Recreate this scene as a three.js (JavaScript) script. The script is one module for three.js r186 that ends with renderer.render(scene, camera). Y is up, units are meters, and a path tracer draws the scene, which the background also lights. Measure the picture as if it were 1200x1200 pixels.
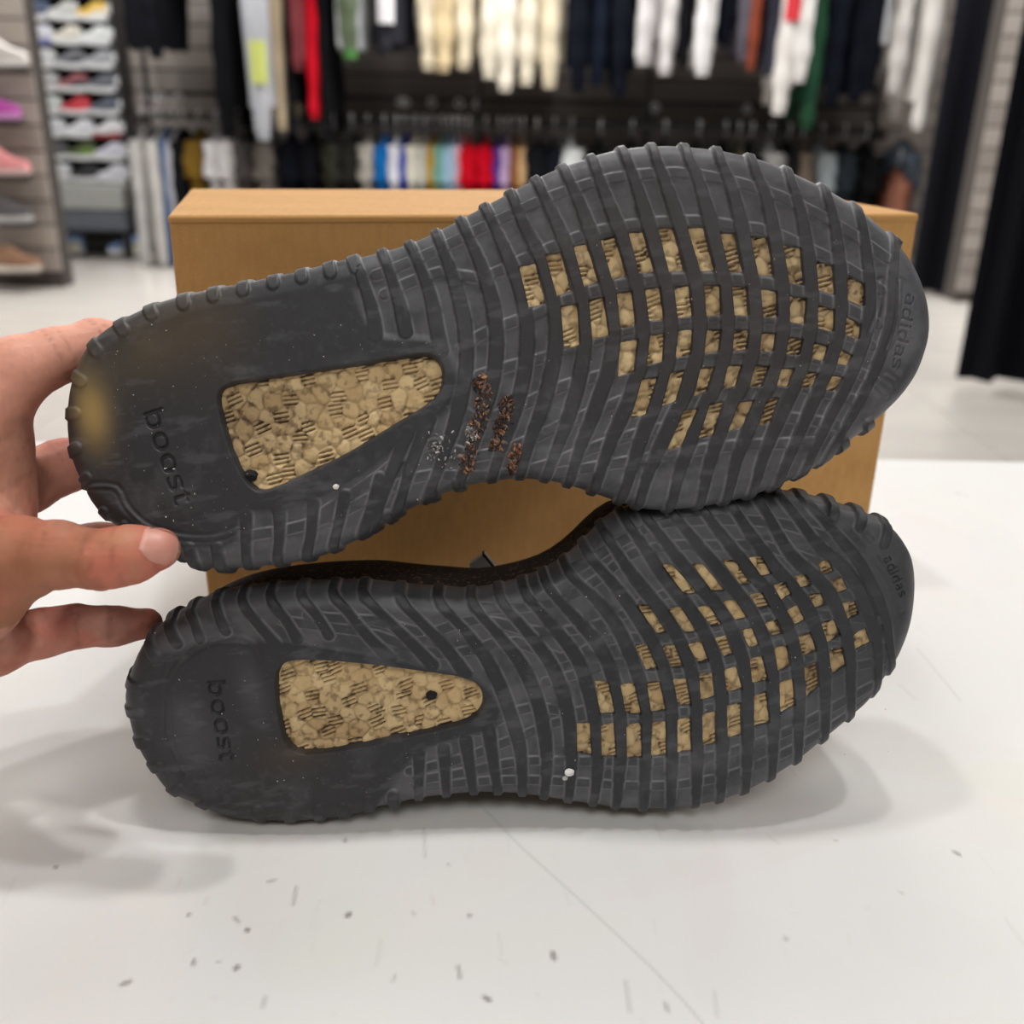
import * as THREE from 'three';
import { MarchingCubes } from 'three/addons/objects/MarchingCubes.js';
import { RoundedBoxGeometry } from 'three/addons/geometries/RoundedBoxGeometry.js';
import { mergeGeometries, mergeVertices } from 'three/addons/utils/BufferGeometryUtils.js';
import { RectAreaLightUniformsLib } from 'three/addons/lights/RectAreaLightUniformsLib.js';

// ------------------------------------------------------------------ camera, lights, exposure
const EYE = 1.155, TABLE = EYE - 0.248, FOCAL = 1177;          // table top height, eye height, focal length in pixels of a 1200 frame
const scene = new THREE.Scene();
scene.background = new THREE.Color(0x08080a);
const camera = new THREE.PerspectiveCamera(2 * Math.atan(600 / FOCAL) * 180 / Math.PI, 1, 0.02, 60);
camera.rotation.order = 'YXZ';
camera.position.set(0, EYE, 0);
camera.rotation.set(-22 * Math.PI / 180, 0, 1.2 * Math.PI / 180);
camera.focus = 0.352;
camera.userData.fStop = 9;
camera.updateMatrixWorld(true);
camera.updateProjectionMatrix();
const renderer = new THREE.WebGLRenderer({ antialias: true });
renderer.toneMapping = THREE.LinearToneMapping;
renderer.toneMappingExposure = 1.0;
renderer.shadowMap.enabled = true;
RectAreaLightUniformsLib.init();
const CEIL = 3.3, WALLZ = -8.3;
const PANELS = [], SPOTS = [[-0.28, 2.9, -0.5], [0.45, 2.9, -0.3], [0.1, 2.9, -0.55]];
for (const [z, power] of [[1.6, 10], [-1.8, 3.4], [-4.2, 15], [-6.6, 45]]) for (const x of [-3, 0, 3]) PANELS.push([x, z, power]);
const SPOT_POWER = 2.3, LAMP_COLOR = 0xfffdfb;

// ------------------------------------------------------------------ helpers
const V3 = THREE.Vector3, V2 = THREE.Vector2;
const clamp = (x, a = 0, b = 1) => Math.min(b, Math.max(a, x)), lerp = (a, b, t) => a + (b - a) * t;
const smooth = (a, b, x) => { const t = clamp((x - a) / (b - a)); return t * t * (3 - 2 * t); };
function rng(seed) { let s = seed >>> 0; return () => { s = (s + 0x6d2b79f5) >>> 0; let t = Math.imul(s ^ (s >>> 15), 1 | s); t = (t + Math.imul(t ^ (t >>> 7), 61 | t)) ^ t; return ((t ^ (t >>> 14)) >>> 0) / 4294967296; }; }
function hash(x, y, z = 0) { let h = Math.imul(x, 374761393) ^ Math.imul(y, 668265263) ^ Math.imul(z, 2147483647 - 7919); h = Math.imul(h ^ (h >>> 13), 1274126177); return ((h ^ (h >>> 16)) >>> 0) / 4294967296; }
function noise(x, y, z = 0) {
  const X = Math.floor(x), Y = Math.floor(y), Z = Math.floor(z), f = (t) => t * t * (3 - 2 * t), a = f(x - X), b = f(y - Y), c = f(z - Z);
  const p = (k) => lerp(lerp(hash(X, Y, Z + k), hash(X + 1, Y, Z + k), a), lerp(hash(X, Y + 1, Z + k), hash(X + 1, Y + 1, Z + k), a), b);
  return lerp(p(0), p(1), c);
}
const fbm = (x, y, z = 0) => 0.5 * noise(x, y, z) + 0.27 * noise(x * 2.1 + 7, y * 2.1, z * 2.1) + 0.15 * noise(x * 4.3, y * 4.3 + 9, z * 4.3) + 0.08 * noise(x * 8.7, y * 8.7, z * 8.7);
const lin = (r, g, b) => new THREE.Color().setRGB(r / 255, g / 255, b / 255, THREE.SRGBColorSpace);
const mats = new Map();
function mat(r, g, b, roughness = 0.8, extra = {}) {
  const key = [r, g, b, roughness, JSON.stringify(extra)].join();
  if (!mats.has(key)) mats.set(key, new THREE.MeshStandardMaterial({ color: lin(r, g, b), roughness, ...extra }));
  return mats.get(key);
}
const used = new Map();
function numbered(name) { const n = used.get(name) ?? 0; used.set(name, n + 1); return n ? `${name}_${String(n).padStart(3, '0')}` : name; }
function lit(o) { o.traverse((m) => { if (m.isMesh) m.castShadow = m.receiveShadow = true; }); return o; }
function part(name, geometry, material, parent) { const m = new THREE.Mesh(geometry, material); m.name = parent === scene ? numbered(name) : name; m.castShadow = m.receiveShadow = true; parent.add(m); return m; }
function thing(name, label, category, group, position = [0, 0, 0]) {
  const o = new THREE.Group(); o.name = numbered(name); o.position.set(...position); o.userData = { label, category };
  if (group) o.userData.group = group;
  scene.add(o); return o;
}
function struct(name, geometry, material, position) { const m = part(name, geometry, material, scene); if (position) m.position.set(...position); m.userData.kind = 'structure'; return m; }
const box = (w, h, d, x = 0, y = 0, z = 0) => new THREE.BoxGeometry(w, h, d).translate(x, y, z);
const rbox = (w, h, d, r, x = 0, y = 0, z = 0, s = 2) => new RoundedBoxGeometry(w, h, d, s, r).translate(x, y, z);
// a direction through a point of the frame, and where it meets a plane or a given distance
function dir(px, py) { return new V3((px - 600) / FOCAL, (600 - py) / FOCAL, -1).applyQuaternion(camera.quaternion); }
function atZ(px, py, z) { const d = dir(px, py); return camera.position.clone().addScaledVector(d, (z - camera.position.z) / d.z); }
function atY(px, py, y) { const d = dir(px, py); return camera.position.clone().addScaledVector(d, (y - camera.position.y) / d.y); }
function atDepth(px, py, depth) { return camera.position.clone().addScaledVector(dir(px, py), depth); }
function grid(nx, ny, f, closeX = false) {      // a surface from f(i, j) -> [x, y, z]; uv 0..1
  const p = [], uv = [], idx = [];
  for (let j = 0; j <= ny; j++) for (let i = 0; i <= nx; i++) { p.push(...f(closeX && i === nx ? 0 : i, j)); uv.push(i / nx, j / ny); }
  for (let j = 0; j < ny; j++) for (let i = 0; i < nx; i++) { const a = j * (nx + 1) + i, b = a + 1, c = a + nx + 1, d = c + 1; idx.push(a, b, d, a, d, c); }
  const g = new THREE.BufferGeometry(); g.setAttribute('position', new THREE.Float32BufferAttribute(p, 3)); g.setAttribute('uv', new THREE.Float32BufferAttribute(uv, 2)); g.setIndex(idx); g.computeVertexNormals(); return g;
}
function texture(w, h, f, srgb = true) {        // f(x, y) -> [r, g, b] 0..255
  const data = new Uint8Array(w * h * 4);
  for (let y = 0; y < h; y++) for (let x = 0; x < w; x++) { const c = f(x, y), k = (y * w + x) * 4; data[k] = clamp(c[0], 0, 255); data[k + 1] = clamp(c[1], 0, 255); data[k + 2] = clamp(c[2], 0, 255); data[k + 3] = 255; }
  const t = new THREE.DataTexture(data, w, h); t.magFilter = THREE.LinearFilter; t.minFilter = THREE.LinearFilter; t.wrapS = t.wrapT = THREE.RepeatWrapping; if (srgb) t.colorSpace = THREE.SRGBColorSpace; t.needsUpdate = true; return t;
}
function tube(points, r, n = 20, m = 8, closed = false) { return new THREE.TubeGeometry(new THREE.CatmullRomCurve3(points.map((p) => p.isVector3 ? p : new V3(...p)), closed), n, r, m, closed); }
const pairs = (s) => s.trim().split(/\s+/).map((q) => q.split(',').map(Number));

// ------------------------------------------------------------------ the room
{
  const rw = 5.2, front = 3;
  const wallMat = mat(120, 112, 104, 0.8), depth = front - WALLZ;
  struct('ceiling', box(2 * rw + 0.4, 0.2, depth + 0.4), mat(170, 168, 165, 0.9), [0, CEIL + 0.1, (front + WALLZ) / 2]);
  struct('wall_left', box(0.2, CEIL, depth), wallMat, [-rw - 0.1, CEIL / 2, (front + WALLZ) / 2]);
  struct('wall_right', box(0.2, CEIL, depth), wallMat, [rw + 0.1, CEIL / 2, (front + WALLZ) / 2]);
  struct('wall_front', box(2 * rw + 0.4, CEIL, 0.2), mat(150, 146, 140, 0.85), [0, CEIL / 2, front + 0.1]);
  const back = struct('wall_back', box(2 * rw + 0.4, CEIL, 0.2), mat(48, 44, 43, 0.9), [0, CEIL / 2, WALLZ - 0.1]);
  // slat boards of the back wall, each its own piece, with a recessed joint between
  const pitch = 0.155, x0 = atZ(40, 150, WALLZ).x - 1.2, x1 = atZ(268, 150, WALLZ).x, x2 = atZ(1028, 150, WALLZ).x, x3 = rw;
  const tones = [[mat(152, 143, 137, 0.7), mat(144, 136, 130, 0.7), mat(158, 149, 142, 0.7)], [mat(110, 104, 102, 0.75), mat(102, 97, 95, 0.75), mat(116, 110, 108, 0.75)], [mat(118, 110, 104, 0.7), mat(110, 103, 98, 0.7), mat(124, 116, 109, 0.7)]];
  [[x0, x1], [x1, x2], [x2, x3]].forEach(([a, b], s) => {
    const g = rbox(b - a - 0.01, pitch - 0.014, 0.02, 0.004, 0, 0, 0, 1);
    for (let k = 0; k < 15; k++) { const m = part('board', g, tones[s][(k * 7 + s) % 3], back); m.position.set((a + b) / 2, 0.12 + pitch * (k + 0.5) - CEIL / 2, 0.11); }
  });
  struct('baseboard_back', rbox(2 * rw, 0.11, 0.03, 0.006), mat(150, 145, 138, 0.6), [0, 0.055, WALLZ + 0.02]);
  // polished floor laid in large tiles
  const floor = struct('floor', box(2 * rw + 0.4, 0.1, depth + 0.4), mat(118, 114, 108, 0.7), [0, -0.056, (front + WALLZ) / 2]);
  const tileMap = [0, 1, 2].map((s) => texture(256, 256, (x, y) => { const n = fbm(x / 60 + s * 31, y / 18, s * 5) * 22 - 11 + (hash(x, y, s) - 0.5) * 5; return [202 + n, 197 + n, 190 + n * 0.9]; }));
  const tileMats = tileMap.map((t) => new THREE.MeshStandardMaterial({ map: t, roughness: 0.22 }));
  const tg = rbox(1.194, 0.012, 0.594, 0.003, 0, 0, 0, 1);
  for (let j = 0; j < 14; j++) for (let i = 0; i < 9; i++) {
    const m = part('floor_tile', tg, tileMats[(i * 5 + j * 3 + ((i * j) % 2)) % 3], floor);
    m.position.set(-4.8 + 1.2 * i, 0.05, WALLZ + 0.3 + 0.6 * j - (front + WALLZ) / 2);
  }
}
// added fill panels and ceiling spots: glowing faces, each with the light it gives just below
for (const [x, z, power] of PANELS) {  // unseen panels, added to give the shop ambient and front fill
  const where = ['over the space behind the counter', 'just beyond the counter', 'over the middle of the shop', 'in front of the back wall'][[1.6, -1.8, -4.2, -6.6].indexOf(z)], side = ['left', 'centre', 'right'][Math.round(x / 3) + 1];
  const o = thing('added_ceiling_panel', `added unseen ceiling panel light ${where}, ${side} one of three`, 'light', 'added ceiling panel lights', [x, CEIL, z]);
  part('frame', rbox(0.94, 0.03, 0.94, 0.006, 0, -0.015, 0, 1), mat(225, 225, 225, 0.5), o);
  part('diffuser', box(0.88, 0.006, 0.88, 0, -0.033, 0), new THREE.MeshStandardMaterial({ color: 0xffffff, emissive: LAMP_COLOR, emissiveIntensity: 2 }), o);
  const l = new THREE.RectAreaLight(LAMP_COLOR, power, 0.88, 0.88); l.position.set(x, CEIL - 0.042, z); l.lookAt(x, 0, z); scene.add(l);
}
for (const [x, y, z] of SPOTS) {
  const o = thing('ceiling_spotlight', `small black ceiling spotlight aimed at the counter, ${x < 0 ? 'over its left part' : x > 0.3 ? 'over its right part' : 'above the cardboard box'}`, 'light', 'spotlights over the counter', [x, y, z]);
  part('housing', new THREE.LatheGeometry(pairs('0.03,0.14 0.045,0.13 0.05,0.03 0.056,0 0.05,0 0.044,0.02 0.001,0.03').map((p) => new V2(...p)), 24), mat(20, 20, 22, 0.4), o);
  part('stem', new THREE.CylinderGeometry(0.012, 0.012, CEIL - y - 0.12, 12).translate(0, (CEIL - y + 0.12) / 2 + 0.005, 0), mat(20, 20, 22, 0.4), o);
  part('lens', new THREE.SphereGeometry(0.035, 16, 10).scale(1, 0.3, 1).translate(0, -0.006, 0), new THREE.MeshStandardMaterial({ color: 0xffffff, emissive: LAMP_COLOR, emissiveIntensity: 6 }), o);
  const l = new THREE.SpotLight(LAMP_COLOR, SPOT_POWER, 0, 0.62, 0.6, 2); l.position.set(x, y - 0.03, z); l.target.position.set(x * 0.4, TABLE, lerp(z, -0.4, 0.6)); l.castShadow = true; l.shadow.radius = 2.2; scene.add(l, l.target);
}

// ------------------------------------------------------------------ the counter table
const TX = 0.95, TZ0 = atY(600, 528, TABLE).z, TZ1 = 0.32;
{
  const W = 2048, H = 1024, cx = document.createElement('canvas'); cx.width = W; cx.height = H;
  const c = cx.getContext('2d'), r = rng(5);
  c.fillStyle = 'rgb(219,219,217)'; c.fillRect(0, 0, W, H);
  const to = (px, py) => { const p = atY(px, py, TABLE); return [(p.x + TX) / (2 * TX) * W, (p.z - TZ0) / (TZ1 - TZ0) * H]; };
  for (let k = 0; k < 900; k++) { c.fillStyle = `rgba(${190 + r() * 40},${185 + r() * 35},${175 + r() * 30},${0.02 + 0.05 * r()})`; c.beginPath(); c.ellipse(r() * W, r() * H, 8 + r() * 60, 4 + r() * 26, r() * 3, 0, 7); c.fill(); }
  const line = (s, w, a, shade = 70) => { c.strokeStyle = `rgba(${shade},${shade - 3},${shade - 8},${a * 0.6})`; c.lineWidth = w * 0.7; c.lineCap = 'round'; c.beginPath(); pairs(s).forEach((p, i) => { const q = to(...p); i ? c.lineTo(...q) : c.moveTo(...q); }); c.stroke(); };
  line('555,935 610,992 680,1055 760,1130 800,1172 850,1230', 0.7, 0.5);
  line('1075,760 1100,790 1126,822', 1.0, 0.4, 120);
  line('347,1040 344,1060', 2, 0.5, 110); line('497,970 498,1005', 1.2, 0.28); line('733,1150 738,1185', 2.4, 0.3, 120); line('537,1132 539,1146', 2, 0.5); line('311,1168 308,1180', 1.6, 0.4); line('463,1143 460,1150', 1.5, 0.35);
  for (const s of pairs('222,1072 277,1078 318,1032 290,1090 255,1127 278,1134 146,1152 228,1128 485,1070 550,1073 570,1170 408,1072 526,1013 405,985 1122,578 1134,582 1055,1046 782,1180 920,1100 650,1120 66,1016 1120,1000 980,985'))
    { const [x, y] = to(s[0] + (r() - 0.5) * 3, s[1]); c.fillStyle = `rgba(70,62,56,${0.2 + 0.35 * r()})`; c.beginPath(); c.ellipse(x, y, 0.7 + r() * 1.5, 0.5 + r() * 0.6, r() * 3, 0, 7); c.fill(); }
  for (let k = 0; k < 420; k++) { const x = W * (0.25 + 0.5 * r()), y = H * (0.2 + 0.5 * r()); c.strokeStyle = `rgba(110,100,92,${0.03 + 0.1 * r() * r()})`; c.lineWidth = 0.5 + r(); c.beginPath(); c.moveTo(x, y); c.lineTo(x + (r() - 0.5) * 8, y + (r() - 0.3) * 22); c.stroke(); }
  const img = c.getImageData(0, 0, W, H).data;
  const t = texture(W, H, (x, y) => { const k = ((H - 1 - y) * W + x) * 4; return [img[k], img[k + 1], img[k + 2]]; });
  const o = thing('counter_table', 'white laminate table with scuffs and a long thin scratch, under the shoes and the box', 'table', null, [0, 0, (TZ0 + TZ1) / 2]);
  const top = rbox(2 * TX, 0.034, TZ1 - TZ0, 0.003, 0, TABLE - 0.017, 0, 2), p = top.attributes.position, uv = [];
  for (let i = 0; i < p.count; i++) uv.push((p.getX(i) + TX) / (2 * TX), 0.5 - p.getZ(i) / (TZ1 - TZ0));
  top.setAttribute('uv', new THREE.Float32BufferAttribute(uv, 2));
  part('table_top', top, new THREE.MeshStandardMaterial({ map: t, roughness: 0.55 }), o);
  for (const sx of [-1, 1]) for (const sz of [-1, 1]) part('leg', rbox(0.05, TABLE - 0.034, 0.05, 0.004, sx * (TX - 0.06), (TABLE - 0.034) / 2, sz * ((TZ1 - TZ0) / 2 - 0.06), 1), mat(190, 190, 190, 0.4), o);
  part('apron', box(2 * TX - 0.2, 0.08, 0.02, 0, TABLE - 0.075, -(TZ1 - TZ0) / 2 + 0.06), mat(190, 190, 190, 0.5), o);
}
// ------------------------------------------------------------------ the shoe box
{
  const h = 0.203, L = atY(197, 252, TABLE + h), R = atY(1077, 250, TABLE + h), w = L.distanceTo(R), d = 0.14;
  const yaw = Math.atan2(-(R.z - L.z), R.x - L.x), mid = L.clone().add(R).multiplyScalar(0.5);
  const o = thing('cardboard_box', 'plain brown cardboard shoe box standing behind the two shoes', 'box', null, [mid.x, TABLE, mid.z]);
  o.rotation.y = yaw;
  const t = texture(512, 512, (x, y) => { const n = fbm(x / 5, y / 40) * 14 + (hash(x, y) - 0.5) * 14 + fbm(x / 90, y / 90, 3) * 16 - 15; return [188 + n, 141 + n, 82 + n * 0.8]; });
  t.repeat.set(2, 2);
  const m = new THREE.MeshStandardMaterial({ map: t, roughness: 0.78, bumpMap: t, bumpScale: 0.0001 });
  const th = 0.003, lh = 0.003;
  const panel = (name, ww, hh, dd, x, y, z) => part(name, rbox(ww, hh, dd, 0.0012, x, y, z, 2), m, o);
  panel('front_panel', w, h - lh, th, 0, (h - lh) / 2, -th / 2);
  panel('back_panel', w, h - lh, th, 0, (h - lh) / 2, -d + th / 2);
  panel('side_panel', th, h - lh, d - 2 * th, -w / 2 + th / 2, (h - lh) / 2, -d / 2);
  panel('side_panel', th, h - lh, d - 2 * th, w / 2 - th / 2, (h - lh) / 2, -d / 2);
  panel('bottom_panel', w - 2 * th, th, d - 2 * th, 0, th / 2, -d / 2);
  part('lid', rbox(w + 0.0008, 0.0042, d + 0.0008, 0.0016, 0, h - 0.0021, -d / 2, 3), m, o);
}

// ------------------------------------------------------------------ the two shoes
// Nearest distance to any of many short segments, found through a hash of cells.
class Field {
  constructor(reach, cell = 0.004) { this.reach = reach; this.cell = cell; this.map = new Map(); }
  key(i, j) { return i * 4096 + j; }
  add(points, width, height = 1) {
    for (let k = 0; k + 1 < points.length; k++) {
      const [ax, ay] = points[k], [bx, by] = points[k + 1], s = { ax, ay, dx: bx - ax, dy: by - ay, l: (bx - ax) ** 2 + (by - ay) ** 2 || 1e-12, width, height }, c = this.cell, r = this.reach;
      for (let i = Math.floor((Math.min(ax, bx) - r) / c); i <= Math.floor((Math.max(ax, bx) + r) / c); i++)
        for (let j = Math.floor((Math.min(ay, by) - r) / c); j <= Math.floor((Math.max(ay, by) + r) / c); j++) { const q = this.key(i, j); if (!this.map.has(q)) this.map.set(q, []); this.map.get(q).push(s); }
    }
  }
  at(x, y) {                                     // [signed distance past the half width, height]
    let best = 9, height = 1;
    for (const s of this.map.get(this.key(Math.floor(x / this.cell), Math.floor(y / this.cell))) ?? []) {
      const t = clamp(((x - s.ax) * s.dx + (y - s.ay) * s.dy) / s.l), ex = x - s.ax - t * s.dx, ey = y - s.ay - t * s.dy, d = Math.sqrt(ex * ex + ey * ey) - s.width;
      if (d < best) { best = d; height = s.height; }
    }
    return [best, height];
  }
}
function roundSpline(points, n, closed) { return new THREE.CatmullRomCurve3(points.map((p) => new V3(p[0], p[1], 0)), closed, 'centripetal').getSpacedPoints(n).map((p) => [p.x, p.y]); }
function inside(poly, x, y) { let c = false; for (let i = 0, j = poly.length - 1; i < poly.length; j = i++) { const [xi, yi] = poly[i], [xj, yj] = poly[j]; if ((yi > y) !== (yj > y) && x < (xj - xi) * (y - yi) / (yj - yi) + xi) c = !c; } return c; }
function polyDistance(poly, x, y) {
  let d = 9;
  for (let i = 0, j = poly.length - 1; i < poly.length; j = i++) { const ax = poly[j][0], ay = poly[j][1], dx = poly[i][0] - ax, dy = poly[i][1] - ay, t = clamp(((x - ax) * dx + (y - ay) * dy) / (dx * dx + dy * dy || 1e-12)); d = Math.min(d, Math.hypot(x - ax - t * dx, y - ay - t * dy)); }
  return inside(poly, x, y) ? -d : d;
}
// word pressed into the rubber: coverage of a line of text, blurred a little
function wordMask(text, weight) {
  const w = 512, h = 160, cv = document.createElement('canvas'); cv.width = w; cv.height = h;
  const c = cv.getContext('2d'); c.fillStyle = '#000'; c.fillRect(0, 0, w, h); c.fillStyle = '#fff'; c.strokeStyle = '#fff'; c.font = `${weight} 120px sans-serif`; c.textBaseline = 'alphabetic'; c.textAlign = 'left';
  const width = c.measureText(text).width, k = (w - 30) / width; c.setTransform(k, 0, 0, 1, 15, 124); c.fillText(text, 0, 0);
  const d = c.getImageData(0, 0, w, h).data, a = new Float32Array(w * h);
  for (let y = 2; y < h - 2; y++) for (let x = 2; x < w - 2; x++) { let s = 0; for (let j = -2; j <= 2; j++) for (let i = -2; i <= 2; i++) s += d[((y + j) * w + x + i) * 4]; a[y * w + x] = s / 25 / 255; }
  return (s, t) => {                             // s along the word 0..1, t up from the baseline in x of the cap height
    const x = 15 + s * (w - 30), y = 124 - t * 92; if (x < 1 || x > w - 2 || y < 1 || y > h - 2) return 0;
    const X = Math.floor(x), Y = Math.floor(y), u = x - X, v = y - Y; return lerp(lerp(a[Y * w + X], a[Y * w + X + 1], u), lerp(a[(Y + 1) * w + X], a[(Y + 1) * w + X + 1], u), v);
  };
}
const RIM = 0.0075;
const rubberMaterial = (() => {
  const t = texture(512, 512, (x, y) => { const n = 120 + fbm(x / 7, y / 7) * 60 + (hash(x, y, 9) - 0.5) * 40; return [n, n, n]; }, false);
  t.repeat.set(9, 9);
  return new THREE.MeshPhysicalMaterial({ color: 0xffffff, vertexColors: true, roughness: 0.5, specularIntensity: 0.8, bumpMap: t, bumpScale: 0.00012 });
})();
const foamMaterial = new THREE.MeshStandardMaterial({ color: 0xffffff, vertexColors: true, roughness: 0.85 });
const knitMaterial = (() => {
  const t = texture(512, 512, (x, y) => { const s = (Math.sin(x * 0.39) * 0.5 + 0.5) * (Math.sin(y * 0.39 + (Math.floor(x / 16) % 2) * 3) * 0.5 + 0.5), o = hash(Math.floor(x / 8), Math.floor(y / 8), 4) > 0.93 ? 1 : 0; return o ? [112, 74, 52] : [16 + 22 * s, 14 + 18 * s, 14 + 17 * s]; });
  t.repeat.set(5, 5);
  return new THREE.MeshStandardMaterial({ map: t, bumpMap: t, bumpScale: 0.0006, roughness: 0.95, side: THREE.DoubleSide });
})();

function foamHeight(u, v, seed, out) {           // beads of foam pressed together, some scored with three short cuts
  const u0 = u, v0 = v, wu = (a, b) => 0.0022 * (noise(a * 190, b * 190, seed + 20) - 0.5), wv = (a, b) => 0.0022 * (noise(a * 190 + 9, b * 190, seed + 21) - 0.5);
  u += wu(u0, v0); v += wv(u0, v0);
  const c = 0.0056, gi = Math.floor(u / c), gj = Math.floor(v / (c * 0.87));
  let d1 = 9, d2 = 9, best = null;
  for (let j = gj - 1; j <= gj + 1; j++) for (let i = gi - 1; i <= gi + 1; i++) {
    const x = (i + 0.5 + (j & 1) * 0.5 + (hash(i, j, seed) - 0.5) * 0.55) * c, y = (j + 0.5 + (hash(i, j, seed + 1) - 0.5) * 0.55) * c * 0.87, d = Math.hypot(u - x, v - y);
    if (d < d1) { d2 = d1; d1 = d; best = [x, y, i, j]; } else if (d < d2) d2 = d;
  }
  let h = 0.0013 * Math.sqrt(clamp(1 - (d1 / 0.0042) ** 2)) - 0.00012 * smooth(0.0016, 0, d2 - d1), cut = 0;
  const [x, y, i, j] = best;
  if ((i + 2 * j + 300) % 3 === 0 || hash(i, j, seed + 11) > 0.9) {
    const a = 0.14 + (hash(i, j, seed + 3) - 0.5) * 0.35, X = x - wu(x, y), Y = y - wv(x, y), p = (u0 - X) * Math.cos(a) + (v0 - Y) * Math.sin(a), q = (v0 - Y) * Math.cos(a) - (u0 - X) * Math.sin(a), q3 = Math.abs(((q / 0.0015 + 60.5) % 1) - 0.5) * 0.0015;
    if (Math.abs(p) < 0.0029 && Math.abs(q) < 0.0022) { cut = smooth(0.00042, 0.00012, q3) * smooth(0.0029, 0.0022, Math.abs(p)); h = lerp(h, 0.0008, 0.8); }
  }
  h -= 0.0008 * cut;
  h += 0.0005 * (fbm(u0 * 900, v0 * 900, seed) - 0.5);
  out.gap = smooth(0.0013, 0, d2 - d1); out.cut = cut; out.id = hash(i, j, seed + 7); return h;
}
const FOAM_A = lin(224, 198, 150), FOAM_B = lin(170, 136, 88), FOAM_DIRT = lin(84, 62, 40), col = new THREE.Color();
function foamPatch(frame, u0, u1, v0, v1, depth, step, seed, dirt, skew) {
  const nx = Math.max(4, Math.round((u1 - u0) / step)), ny = Math.max(4, Math.round((v1 - v0) / step)), colors = [], out = {};
  const g = grid(nx, ny, (i, j) => {
    const v = lerp(v0, v1, j / ny), u = lerp(u0, u1, i / nx) + skew * (v - (v0 + v1) / 2), h = foamHeight(u, v, seed, out), dirty = dirt(u, v);
    col.copy(FOAM_A).lerp(FOAM_B, clamp(0.65 * out.id * 0.8 + 0.6 * (fbm(u * 260, v * 260, seed) - 0.4))).lerp(FOAM_DIRT, clamp(0.55 * out.cut + 0.5 * out.gap * noise(u * 300, v * 300, seed) + dirty + 0.4 * smooth(0.54, 0.7, fbm(u * 500, v * 500, seed + 5))));
    colors.push(col.r, col.g, col.b);
    return [u, v, frame.base(u, v) - depth + h];
  });
  g.setAttribute('color', new THREE.Float32BufferAttribute(colors, 3));
  return g;
}

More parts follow.
